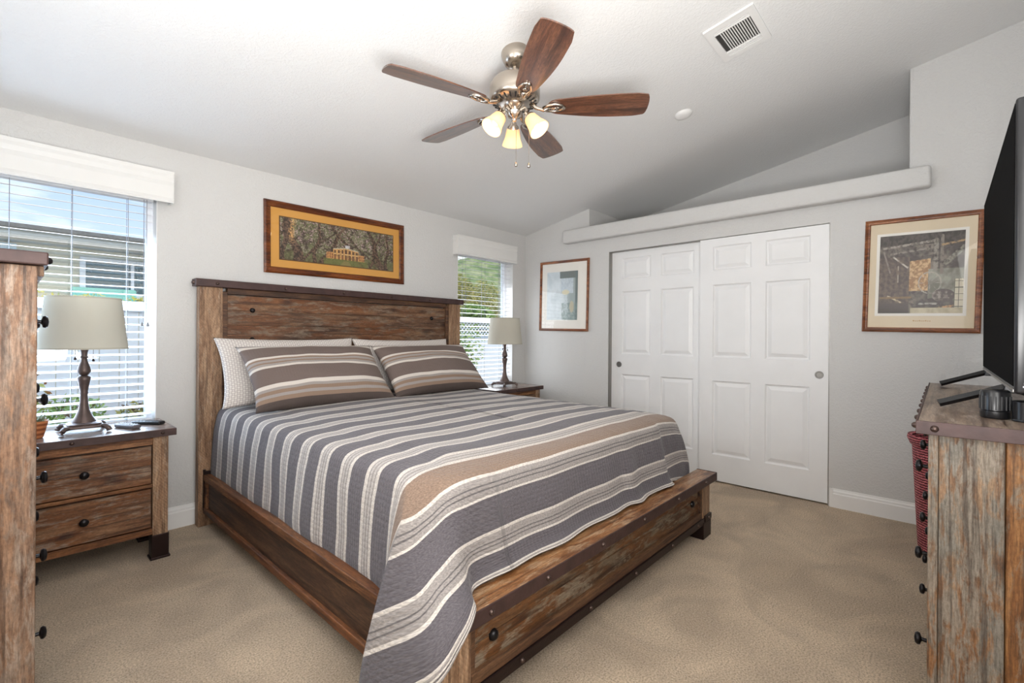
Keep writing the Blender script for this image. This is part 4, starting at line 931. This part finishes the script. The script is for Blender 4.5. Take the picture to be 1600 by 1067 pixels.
def art_barn(u, v):
    n = fbm(u, v, 5); n2 = fbm(u, v, 24, 3)
    c = mixt((84, 76, 72), (138, 128, 118), 0.5+n); c = mixt(c, (66, 58, 54), max(0, n2)*0.9)
    if v > 0.86: c = mixt((60, 54, 50), (90, 82, 76), 0.5+n2)
    if v < 0.72 and u < 0.38: c = mixt((90, 80, 74), (120, 104, 94), 0.5+n2+0.25*sin(u*90))
    if 0.38 < u < 0.62 and 0.28 < v < 0.66+0.1*(u-0.4): c = mixt((166, 128, 92), (216, 184, 140), 0.5+n2*1.8)
    if v > 0.28-0.1*sin(u*3) and u > 0.6 and v < 0.55: c = mixt((120, 118, 106), (166, 164, 150), 0.5+n)
    for (x0, y0, x1, y1, w_, col) in ((0.05, 0.84, 0.68, 0.90, 0.014, (168, 158, 146)), (0.14, 0.76, 0.7, 0.82, 0.012, (150, 140, 130)), (0.68, 0.9, 0.68, 0.55, 0.03, (158, 150, 138)), (0.75, 0.95, 0.75, 0.5, 0.02, (140, 130, 120)), (0.75, 0.84, 1.0, 0.88, 0.012, (178, 146, 108)), (0.18, 0.72, 0.38, 0.56, 0.010, (204, 196, 184)), (0.05, 0.8, 0.14, 0.52, 0.010, (146, 136, 128)), (0.24, 0.6, 0.24, 0.4, 0.008, (176, 164, 148)), (0.12, 0.22, 0.28, 0.14, 0.010, (206, 190, 160)), (0.02, 0.2, 0.4, 0.2, 0.012, (140, 116, 88)), (0.8, 0.62, 1.0, 0.8, 0.03, (150, 146, 132)), (0.7, 0.06, 0.96, 0.1, 0.014, (196, 152, 110)), (0.5, 0.12, 0.7, 0.12, 0.012, (176, 170, 160))):
        if line_d(u, v, x0, y0, x1, y1) < w_: c = mixt(col, c, 0.2+n2)
    r = sqrt((u-0.62)**2+(v-0.38)**2)
    if abs(r-0.13) < 0.008 or (r < 0.13 and abs(sin(4*atan2(v-0.38, u-0.62))) < 0.12): c = mixt((186, 178, 166), c, 0.35+n2)
    if ((u-0.78)/0.13)**2+((v-0.22)/0.08)**2 < 1: c = mixt((96, 84, 80), (168, 158, 148), (u-0.66)*-4+0.6+n2)
    if u > 0.9 and 0.05 < v < 0.42: c = (214, 206, 184) if (v*13) % 1 > 0.12 and (u*20) % 1 > 0.1 else (110, 104, 90)
    if v < 0.13 and u < 0.38: c = mixt((70, 62, 58), (100, 90, 84), v*7)
    if v < 0.07 and u > 0.4: c = mixt((206, 196, 168), (172, 160, 130), n+0.5)
    return c
def art_pale(u, v):  # pale blue-grey, plain on the left, greyer towards the right
    n = fbm(u, v, 4); n2 = fbm(u, v, 20, 3)
    c = mixt((200, 210, 214), (218, 226, 230), 0.5+n)
    if u > 0.45: c = mixt(c, (150, 162, 160), min(1, (u-0.45)*3)*0.8)
    if u > 0.42 and v > 0.86: c = (120, 128, 126)
    if u > 0.92: c = (118, 130, 130)
    if 0.48 < u < 0.86 and 0.55 < v < 0.86: c = mixt((206, 216, 222), (188, 200, 208), 0.5+n2)
    if ((u-0.62)/0.12)**2+((v-0.57)/0.05)**2 < 1: c = (222, 216, 190)
    if v < 0.35 and u > 0.5: c = mixt(c, (132, 150, 146), 0.5+n2)
    if ((u-0.82)/0.07)**2+((v-0.27)/0.12)**2 < 1: c = (188, 182, 158)
    return c
def print_mesh(o0, ua, va, w_, h_, nu, nv, fn):
    bm = bmesh.new(); cl = bm.loops.layers.color.new('Col')
    o0 = Vector(o0); ua = Vector(ua); va = Vector(va)
    g = [[bm.verts.new(o0+ua*(w_*i/nu)+va*(h_*j/nv)) for j in range(nv+1)] for i in range(nu+1)]
    for i in range(nu):
        for j in range(nv):
            f = bm.faces.new((g[i][j], g[i+1][j], g[i+1][j+1], g[i][j+1])); c = fn((i+0.5)/nu, (j+0.5)/nv)
            c = tuple(max(0, min(255, x))/255 for x in c)   # byte colour layers are stored display-referred
            for l in f.loops: l[cl] = c + (1,)
    m_ = MB(); m_.bm.free(); m_.bm = bm; return m_
def picture(name, label, center, wall, W, H, fw, art, mats, fn, nu, nv, roll=0.0, depth=0.022, art_off=(0, 0), accent=None):
    """wall 'back' faces -Y, 'right' faces -X"""
    t = thing(name, label, 'picture', center)
    c = Vector(center)
    ua, nrm = (Vector((1, 0, 0)), Vector((0, -1, 0))) if wall == 'back' else (Vector((0, -1, 0)), Vector((-1, 0, 0)))
    va = Vector((0, 0, 1)); Rr = Matrix.Rotation(roll, 3, -nrm); ua = Rr @ ua; va = Rr @ va
    prof = [(0, 0), (0, depth*0.7), (fw*0.25, depth), (fw*0.6, depth*0.8), (fw*0.85, depth*0.75), (fw, depth*0.45), (fw, 0)]
    bm = bmesh.new()
    corners = [(-1, -1), (1, -1), (1, 1), (-1, 1)]; rings = []
    for sx, sy in corners: rings.append([bm.verts.new(c+ua*(sx*(W/2-p[0]))+va*(sy*(H/2-p[0]))+nrm*p[1]) for p in prof])
    for k in range(4):
        A, B = rings[k], rings[(k+1) % 4]
        for i in range(len(prof)-1): bm.faces.new((A[i], B[i], B[i+1], A[i+1]))
    bmesh.ops.split_edges(bm, edges=[e for e in bm.edges if False])
    bmesh.ops.recalc_face_normals(bm, faces=bm.faces)
    m_ = MB(); m_.bm.free(); m_.bm = bm; m_.build('frame', mats[0], t)
    def rect(w2, h2, d, off=(0, 0)):
        m_ = MB(); q = c+ua*off[0]+va*off[1]; ps = [q+ua*(sx*w2/2)+va*(sy*h2/2) for sx, sy in corners]
        bm = m_.bm; A = [bm.verts.new(p+nrm*d) for p in ps]; B = [bm.verts.new(p+nrm*(d-0.002)) for p in ps]
        bm.faces.new(A); bm.faces.new(B[::-1])
        for k in range(4): bm.faces.new((A[k], B[k], B[(k+1) % 4], A[(k+1) % 4]))
        bmesh.ops.recalc_face_normals(bm, faces=bm.faces); return m_
    mt = rect(W-fw*1.6, H-fw*1.6, 0.005).build('mat', mats[1], t)
    aw, ah = art
    if accent: rect(aw+accent[0], ah+accent[0], 0.0062, art_off).build('inner_mat', accent[1], mt)
    q = c+ua*(art_off[0]-aw/2)+va*(art_off[1]-ah/2)+nrm*0.0075
    print_mesh(q, ua, va, aw, ah, nu, nv, fn).build('print', M['print'], t)
    rect(W-fw*1.8, H-fw*1.8, 0.0105).build('glass', M['picglass'], t)
    return t, ua, va, nrm
M['gold'] = simple('ochre_mat', (206, 152, 74), 0.8)
M['gold_dark'] = simple('brown_mat_line', (96, 66, 34), 0.8)
M['cream'] = simple('cream_mat', (222, 206, 178), 0.8)
M['whitemat'] = simple('white_mat', (238, 234, 226), 0.8)
M['palemat'] = simple('pale_mat', (234, 232, 226), 0.8)
picture('framed_photograph', 'wide framed photograph of a columned house under oaks, above the headboard', (1.815, WY, 1.898), 'back', 1.15, 0.512, 0.045, (0.93, 0.300), (M['frame'], M['gold']), art_house, 240, 84, roll=radians(-0.6), accent=(0.014, M['gold_dark']))
t_, ua_, va_, nr_ = picture('framed_print', 'wood framed barn interior print with cream mat, beside the television', (WX, 0.118, 1.620), 'right', 0.582, 0.752, 0.030, (0.415, 0.515), (M['frame2'], M['cream']), art_barn, 130, 160, roll=radians(1.4), art_off=(0.0, 0.005), accent=(0.034, M['whitemat']))
mb = MB(); p0 = Vector((WX, 0.118, 1.62))+ua_*0.02+va_*(-0.305)+nr_*0.008
for k in range(9):
    a = p0+ua_*(-0.045+k*0.010); b = a+ua_*0.006; h = 0.005+0.003*((k*7) % 3 == 0)
    mb.quad(a, b, b+va_*h, a+va_*h)
o = mb.build('caption', simple('tan_ink', (186, 140, 84), 0.8), t_)
picture('framed_print', 'pale print in a thin wooden frame on the wall beside the corner', (WX, 2.962, 1.632), 'right', 0.632, 0.745, 0.026, (0.40, 0.51), (M['frame2'], M['whitemat']), art_pale, 80, 100, roll=radians(1.0), art_off=(-0.02, 0.0))

# ------------------------------------------------------------------ ceiling fixtures
CN = Vector((0, -0.19, -1)).normalized()      # ceiling normal pointing into the room (down)
CT = Vector((0, 1, -0.19)).normalized()       # down the slope, towards the back wall
def cpt(x, y): return Vector((x, y, ceil_z(y)))
vt = thing('ceiling_vent', 'white square supply vent with louvers over dark gaps on the sloped ceiling', 'air vent', cpt(2.69, 0.83))
c0 = cpt(2.69, 0.83); hx, hy = 0.172, 0.125
UX = Vector((1, 0, 0))
def obox(mb, c, ua, va, na, a0, a1, b0, b1, n0, n1):
    bm = mb.bm; vs = []
    for n_ in (n0, n1):
        for a, b in ((a0, b0), (a1, b0), (a1, b1), (a0, b1)): vs.append(bm.verts.new(c+ua*a+va*b+na*n_))
    for f in ((0, 1, 2, 3), (7, 6, 5, 4), (0, 4, 5, 1), (1, 5, 6, 2), (2, 6, 7, 3), (3, 7, 4, 0)): bm.faces.new([vs[i] for i in f])
    return mb
mb = MB(); fr = 0.035
obox(mb, c0, UX, CT, CN, -hx, hx, -hy, -hy+fr, 0, 0.010); obox(mb, c0, UX, CT, CN, -hx, hx, hy-fr, hy, 0, 0.010)
obox(mb, c0, UX, CT, CN, -hx, -hx+fr, -hy+fr, hy-fr, 0, 0.010); obox(mb, c0, UX, CT, CN, hx-fr, hx, -hy+fr, hy-fr, 0, 0.010)
bmesh.ops.recalc_face_normals(mb.bm, faces=mb.bm.faces); mb.build('frame', M['trim'], vt)
mb = MB(); obox(mb, c0, UX, CT, CN, -hx+fr, hx-fr, -hy+fr, hy-fr, 0.0003, 0.001); bmesh.ops.recalc_face_normals(mb.bm, faces=mb.bm.faces); mb.build('duct_opening', M['vent_dark'], vt)  # dark plate painted for the shade inside the duct; the ceiling is closed
mb = MB()
for i in range(13):
    a = -hy+fr+0.006+i*0.0120
    obox(mb, c0, UX, CT, CN, -0.098, 0.098, a, a+0.0045, 0.002, 0.008)
for s_ in (-1, 1):
    for j in range(2):
        a = s_*(hx-fr-0.008-j*0.014); obox(mb, c0, UX, CT, CN, a-0.0035, a+0.0035, -hy+fr, hy-fr, 0.002, 0.009)
    obox(mb, c0, UX, CT, CN, s_*0.101-0.003, s_*0.101+0.003, -hy+fr, hy-fr, 0.001, 0.011)
bmesh.ops.recalc_face_normals(mb.bm, faces=mb.bm.faces); mb.build('louvers', M['trim'], vt)
sd = cpt(3.192, 1.335)
mb = MB(); mb.lathe([(0.058, -0.002), (0.058, 0.006), (0.05, 0.016), (0.03, 0.022), (0, 0.023)], sd, CN, 36)
tag(mb.build('smoke_detector', M['trim'], smooth=50), 'small round white smoke detector on the sloped ceiling right of the fan', 'smoke detector')

# fan -----------------------------------------------------------------------
FX, FY = 1.815, 1.66; fan = thing('ceiling_fan', 'five blade brushed nickel ceiling fan with three lit frosted shades', 'ceiling fan', (FX, FY, ceil_z(FY)))
zc_ = ceil_z(FY)
mb = MB(); mb.lathe([(0.072, -0.002), (0.074, 0.01), (0.070, 0.035), (0.062, 0.058), (0.05, 0.072), (0.026, 0.078), (0, 0.079)], (FX, FY, zc_), CN, 36); mb.build('canopy', M['nickel'], fan, smooth=50)
mb = MB(); mb.cyl((FX, FY, zc_-0.05), (FX, FY, 2.545), 0.0125); mb.lathe([(0.013, 0), (0.022, 0.0), (0.024, 0.012), (0.013, 0.02)], (FX, FY, 2.545), n=24); mb.build('downrod', M['nickel'], fan, smooth=50)
mb = MB(); mb.lathe([(0, 0.155), (0.05, 0.155), (0.105, 0.143), (0.128, 0.118), (0.132, 0.09), (0.132, 0.045), (0.122, 0.03), (0.10, 0.02), (0.07, 0.012), (0, 0.01)], (FX, FY, 2.395), n=48); mh = mb.build('motor_housing', M['nickel'], fan, smooth=35)
mb = MB()
for i in range(24):
    a = 2*pi*i/24; r0, r1 = 0.086, 0.116; 
    p0 = Vector((FX+r0*cos(a), FY+r0*sin(a), 2.4125)); p1 = Vector((FX+r1*cos(a), FY+r1*sin(a), 2.4215))
    mb.tube([p0, p1], 0.0045, 6)
mb.build('vent_slots', M['dark'], mh)
ZB = 2.395; PH = -0.90
def blade_bm():
    # along +x ; root at .19, tip .675
    b = bmesh.new(); n = 28; top = []; bot = []
    for i in range(n+1):
        t = i/n; x = 0.175+(0.672-0.175)*t
        w_ = 0.045+0.036*sin(min(1, t*1.35)*pi/2)
        if t < 0.10: w_ *= sqrt(max(0.0, 1-((0.10-t)/0.10)**2))*0.55+0.45
        xt = x
        yo = 0.004*sin(t*pi)
        top.append((xt, w_*(1.0 if t < 0.9 else (1-(t-0.9)*1.2))+yo)); bot.append((xt - (0.03 if False else 0), -w_*(1.0 if t < 0.9 else (1-(t-0.9)*1.2))+yo))
    tip = []
    for k in range(1, 8):
        a = pi/2 - pi*k/8; tip.append((0.672+0.016*cos(a), 0.07*sin(a)*1.0))
    poly = top+tip+bot[::-1]
    A = [b.verts.new((x, y, 0.003)) for x, y in poly]; B = [b.verts.new((x, y, -0.003)) for x, y in poly]
    b.faces.new(A[::-1]); b.faces.new(B)
    for i in range(len(poly)): b.faces.new((A[i], A[(i+1) % len(poly)], B[(i+1) % len(poly)], B[i]))
    bmesh.ops.recalc_face_normals(b, faces=b.faces); return b
proto_blade = None
for k in range(5):
    ang = PH-k*2*pi/5
    base = Matrix.Translation((0, 0, ZB-zc_)) @ Matrix.Rotation(ang, 4, 'Z')
    if proto_blade is None:
        me = bpy.data.meshes.new('blade'); bb = blade_bm(); bb.to_mesh(me); bb.free(); me.materials.append(M['blade']); proto_blade = me
        iron = MB()
        iron.tube([(0.085, 0, 0.022), (0.115, 0.006, -0.002), (0.15, 0.01, -0.012), (0.18, 0.0, -0.008)], [0.014, 0.011, 0.010, 0.012], 10)
        for s in (-1, 1):
            iron.tube([(0.15, 0.004*s, -0.011), (0.175, 0.022*s, -0.008), (0.21, 0.030*s, -0.006), (0.245, 0.018*s, -0.006), (0.26, 0.0, -0.006)], [0.009, 0.008, 0.007, 0.007, 0.009], 8)
        iron.lathe([(0.0, 0), (0.012, 0), (0.012, 0.006), (0, 0.007)], (0.212, 0, -0.010), (0, 0, -1), 14)
        iron.tube([(0.18, 0, -0.008), (0.255, 0, -0.006)], 0.006, 8)
        im = bpy.data.meshes.new('blade_iron'); iron.bm.to_mesh(im); iron.bm.free(); im.materials.append(M['nickel'])
        for p in im.polygons: p.use_smooth = True
    bl = bpy.data.objects.new('blade', me if k == 0 else proto_blade); COL.objects.link(bl); bl.parent = fan
    bl.matrix_local = base @ Matrix.Rotation(radians(-13), 4, 'X')
    ir = bpy.data.objects.new('blade_iron', im); COL.objects.link(ir); ir.parent = fan; ir.matrix_local = base @ Matrix.Rotation(radians(-8), 4, 'X')
# light kit
mb = MB(); mb.lathe([(0, 0.0), (0.010, 0.0), (0.014, 0.012), (0.034, 0.022), (0.040, 0.045), (0.030, 0.058), (0.044, 0.07), (0.062, 0.088), (0.062, 0.10), (0, 0.102)], (FX, FY, 2.325), n=32); mb.build('light_kit', M['nickel'], fan, smooth=50)
for k, az in enumerate((radians(47), radians(-73), radians(167))):
    d = Vector((cos(az), sin(az), 0)); c = Vector((FX, FY, 2.372))
    dirn = (d*0.60+Vector((0, 0, -0.80))).normalized()
    p2 = c+d*0.068+Vector((0, 0, -0.02))
    mb = MB(); mb.tube([c+d*0.03, c+d*0.055+Vector((0, 0, 0.014)), c+d*0.066+Vector((0, 0, 0.006)), p2], 0.008, 10)
    mb.lathe([(0, -0.004), (0.012, -0.004), (0.016, 0.01), (0.030, 0.026), (0.031, 0.034), (0, 0.034)], p2, dirn, 24)
    arm = mb.build('light_arm', M['nickel'], fan, smooth=50)
    mb = MB(); ps = p2+dirn*0.026
    mb.lathe([(0.026, 0), (0.034, 0.012), (0.038, 0.035), (0.042, 0.06), (0.053, 0.088), (0.0555, 0.098), (0.0535, 0.098), (0.051, 0.088), (0.040, 0.06), (0.036, 0.035), (0.032, 0.013), (0.024, 0.002), (0.026, 0)], ps, dirn, 36)
    sh = mb.build('lamp_shade', M['frost'], fan, smooth=60); sh['label'] = 'frosted bell glass shade, lit'
    mb = MB(); mb.lathe([(0, 0), (0.010, 0.0), (0.011, 0.012), (0.017, 0.03), (0.019, 0.042), (0.014, 0.055), (0, 0.061)], ps+dirn*0.008, dirn, 20); mb.build('bulb', M['bulb'], sh, smooth=60)
    lo = light('fan_bulb_light', 'POINT', tuple(ps+dirn*0.085), 0.55, (1.0, 0.82, 0.60), 0.02)
for px, l in ((FX-0.004, 2.085), (FX+0.046, 2.082)):
    py = FY-0.02-(px-FX)*0.9
    mb = MB(); mb.cyl((px, py, l+0.022), (px, py, 2.31), 0.0012, n=6); mb.lathe([(0, 0), (0.007, 0.003), (0.009, 0.012), (0.006, 0.022), (0.002, 0.028), (0, 0.028)], (px, py, l-0.005), n=14); mb.build('pull_chain', M['nickel'], fan, smooth=60)

# ------------------------------------------------------------------ outside
M['siding'] = simple('beige_siding', (206, 200, 176), 0.7)
M['sidingtan'] = simple('tan_siding', (196, 184, 146), 0.7)
M['roofing'] = simple('grey_shingles', (120, 116, 112), 0.9, bump=0.8, bscale=30, var=0.2, vscale=25)
M['eave'] = simple('eave_board', (176, 174, 166), 0.7)
M['fence'] = simple('white_fence_vinyl', (222, 226, 234), 0.6)
M['soil'] = simple('garden_soil', (178, 160, 132), 0.95, bump=0.6, bscale=20, var=0.25, vscale=4)
M['brick'] = simple('planter_brick', (176, 132, 108), 0.9, var=0.3, vscale=16)
mb = MB(); mb.box(-12, 30, WY+TH+0.3, 60, -0.5, -0.4); o = mb.build('ground', M['soil']); struct(o)
nb = thing('neighbor_house', 'pale beige sided house with grey shingle roof outside the left window', 'house', (0, 7.7, -0.4))
mb = MB(); z = -0.4
while z < 2.2:
    mb.box(-6, 2.35, 7.5+0.0, 7.7, z, z+0.127, 0, rot=Matrix.Rotation(radians(-3), 4, 'X'), piv=(0, 7.5, z)); z += 0.125
mb.build('wall', M['siding'], nb)
mb = MB(); mb.box(-6.4, 2.9, 7.12, 7.55, 2.20, 2.235); mb.box(-6.4, 2.9, 7.10, 7.13, 2.20, 2.34, 0.003); mb.build('eave', M['eave'], nb)
mb = MB(); mb.prism([(7.05, 2.335), (11, 2.66), (11, 2.60), (7.05, 2.29)], (-6.45, 0, 0), (1, 0, 0), (0, 1, 0), (0, 0, 1), 9.4); mb.build('roof', M['roofing'], nb)
mb = MB(); x0, x1, z0, z1 = 0.68, 1.42, 1.68, 2.05
mb.box(x0-0.05, x1+0.05, 7.44, 7.52, z1, z1+0.05); mb.box(x0-0.05, x1+0.05, 7.44, 7.52, z0-0.05, z0); mb.box(x0-0.05, x0, 7.44, 7.52, z0, z1); mb.box(x1, x1+0.05, 7.44, 7.52, z0, z1); mb.box((x0+x1)/2+0.05, (x0+x1)/2+0.08, 7.44, 7.52, z0, z1)
wn = mb.build('window', M['fence'], nb)
mb = MB(); mb.box(x0, x1, 7.47, 7.50, z0, z1); mb.build('pane', simple('dark_house_glass', (84, 104, 108), 0.1), wn)
mb = MB(); mb.box(-0.7, 0.12, 7.42, 7.52, 2.07, 2.17, 0.003); mb.build('shutter_box', simple('pale_blue_panel', (196, 216, 228), 0.6), nb)
mb = MB(); mb.box(0.55, 1.15, 7.40, 7.48, 1.58, 1.74, 0.02); tag(mb.build('awning', simple('teal_canvas', (130, 206, 190), 0.8)), 'small teal canvas awning under the neighbouring house window', 'awning')
# fence outside the left window
fn = thing('garden_fence', 'white board fence between the window behind the left lamp and the neighbouring house', 'fence', (0, 6.0, -0.4))
mb = MB(); x = -4
while x < 2.4: mb.box(x, x+0.145, 5.98, 6.0, -0.4, 1.42, 0.004, 1); x += 0.15
mb.build('boards', M['fence'], fn)
mb = MB(); mb.box(-4, 2.4, 5.955, 6.02, 1.42, 1.50, 0.006); mb.build('top_rail', M['fence'], fn)
mb = MB(); mb.box(-4, 2.4, 5.96, 5.98, -0.3, -0.2); mb.build('lower_rail', M['fence'], fn)
vn = thing('flowering_vine', 'yellow flowering vine running along the top of the white fence', 'vine', (0.4, 5.9, 1.5))
mb = MB()
for i in range(26): leaves((-0.9+i*0.095, 5.92, 1.515+0.03*sin(i*1.7)), (0.075, 0.07, 0.045), 26, 0.022, 100+i, mb)
mb.build('blossoms', M['flower'], vn)
bl_ = thing('garden_wall', 'low brick planter wall in the garden outside the window behind the left lamp', 'planter', (0.6, 5.0, -0.4))
mb = MB(); mb.box(-3, 2.2, 4.9, 5.2, -0.4, 0.42, 0.01); mb.build('brickwork', M['brick'], bl_); mb = MB(); mb.box(-3.05, 2.25, 4.85, 5.25, 0.42, 0.5, 0.01); mb.build('coping', simple('concrete_coping', (206, 198, 186), 0.9), bl_)
for i, (x, y, z, r, lab, mt_) in enumerate(((-0.0, 4.9, 0.72, 0.26, 'reddish green shrub in the planter, nearest the chest', 'leafr'), (0.36, 4.75, 0.55, 0.22, 'low green shrub in the planter directly behind the lamp stem', 'leafg'), (0.78, 4.95, 0.52, 0.14, 'small scrubby plant in the planter, right of the lamp', 'leafy'))):
    sh = thing('garden_shrub', lab, 'shrub', (x, y, 0.5), 'shrubs in the garden planter')
    mb = leaves((x, y, z), (r, r*0.8, r*0.9), 520 if i < 2 else 200, 0.03, 40+i); mb.build('foliage', M[mt_], sh)
    mb = MB(); rnd = random.Random(i)
    for _ in range(7): mb.tube([(x, y, 0.45), (x+rnd.uniform(-r, r)*0.4, y+rnd.uniform(-r, r)*0.3, z), (x+rnd.uniform(-r, r)*0.8, y, z+r*0.7)], 0.006, 5)
    mb.build('stems', simple('stem_brown', (120, 92, 66), 0.9), sh)
# view from the corner window: hill, trees, lattice fence
def hillmat():
    m, nt, b, o = newmat('dry_green_hillside'); Lk = nt.links.new; tc = N(nt, 'ShaderNodeTexCoord'); n = N(nt, 'ShaderNodeTexNoise'); n.inputs['Scale'].default_value = 0.35; n.inputs['Detail'].default_value = 9; n.inputs['Roughness'].default_value = 0.7
    Lk(tc.outputs['Object'], n.inputs[0]); r = ramp(nt, [(0.36, lin((96, 116, 76))), (0.5, lin((136, 148, 98))), (0.64, lin((182, 176, 136)))]); Lk(n.outputs['Fac'], r.inputs[0]); Lk(r.outputs[0], b.inputs['Base Color']); b.inputs['Roughness'].default_value = 1; return m
bm = bmesh.new(); nx_, ny_ = 70, 40; g = []
for i in range(nx_+1):
    row = []
    for j in range(ny_+1):
        x = 25+110*i/nx_; y = 45+90*j/ny_
        h = 24*exp(-(((x-92)/34)**2+((y-95)/38)**2)) + 6*exp(-(((x-55)/20)**2+((y-90)/30)**2)) + noise.noise(Vector((x*0.08, y*0.08, 0)))*1.8+noise.noise(Vector((x*0.3, y*0.3, 1)))*0.6
        row.append(bm.verts.new((x, y, h-1.5)))
    g.append(row)
for i in range(nx_):
    for j in range(ny_): f = bm.faces.new((g[i][j], g[i+1][j], g[i+1][j+1], g[i][j+1])); f.smooth = True
mb = MB(); mb.bm.free(); mb.bm = bm; tag(mb.build('hillside', hillmat()), 'green and tan hillside far beyond the corner window', 'hill')
for i, (x, y, r, h, lab, mt_) in enumerate(((17.6, 20.5, 1.7, 4.6, 'rounded olive green tree beyond the lattice fence, left side of the corner window', 'leafy'), (24.5, 25.5, 2.1, 4.9, 'golden green tree beyond the lattice fence, middle of the corner window', 'leafy'), (14.6, 15.8, 1.0, 2.5, 'bright green low tree just beyond the lattice fence', 'leafg'))):
    t = thing('garden_tree', lab, 'tree', (x, y, -0.4))
    mb = MB()
    for q in range(9):
        rn = random.Random(i*20+q); leaves((x+rn.uniform(-r, r)*0.7, y+rn.uniform(-r, r)*0.6, h-r*0.6+rn.uniform(-r, r)*0.5), (r*0.55, r*0.55, r*0.45), 300, 0.16, i*20+q, mb)
    mb.build('crown', M[mt_], t); mb = MB(); mb.tube([(x, y, -0.45), (x+0.1, y, h*0.4), (x, y, h-r*0.5)], [0.16, 0.12, 0.06], 8); mb.build('trunk', simple('bark', (110, 88, 70), 0.9), t)
lf = thing('lattice_fence', 'white fence with lattice top outside the corner window', 'fence', (7, 8, -0.4))
mb = MB(); mb.box(4.6, 10.5, 7.99, 8.03, -0.4, 1.15, 0.0); mb.build('boards', M['fence'], lf)
mb = MB(); mb.box(4.6, 10.5, 7.97, 8.05, 1.15, 1.20); mb.box(4.6, 10.5, 7.97, 8.05, 1.50, 1.56); mb.build('rails', simple('blue_grey_rail', (168, 180, 196), 0.6), lf)
mb = MB(); x = 4.6
while x < 10.2:
    mb.prism([(0, 0), (0.03, 0), (0.33, 0.3), (0.30, 0.3)], (x, 8.0, 1.20), (0, 1, 0), (1, 0, 0), (0, 0, 1), 0.01); mb.prism([(0.30, 0), (0.33, 0), (0.03, 0.3), (0, 0.3)], (x, 8.012, 1.20), (0, 1, 0), (1, 0, 0), (0, 0, 1), 0.01); x += 0.1
mb.build('lattice', M['fence'], lf)
sh = thing('garden_shrub', 'tall bright green shrub outside the corner window behind the headboard', 'shrub', (4.9, 5.7, -0.4))
mb = MB()
for q in range(6): leaves((4.65+q*0.10, 5.6+0.04*(q % 2), 0.75+0.16*(q % 3)), (0.26, 0.24, 0.36), 260, 0.035, 300+q, mb)
mb.build('foliage', M['leafg'], sh)
mb = MB()
for q in range(6): mb.tube([(4.8+0.03*q, 5.6, -0.42), (4.65+q*0.10, 5.6, 0.4), (4.65+q*0.10, 5.62, 0.9)], 0.012, 6)
mb.build('stems', simple('shrub_stem', (112, 96, 70), 0.9), sh)
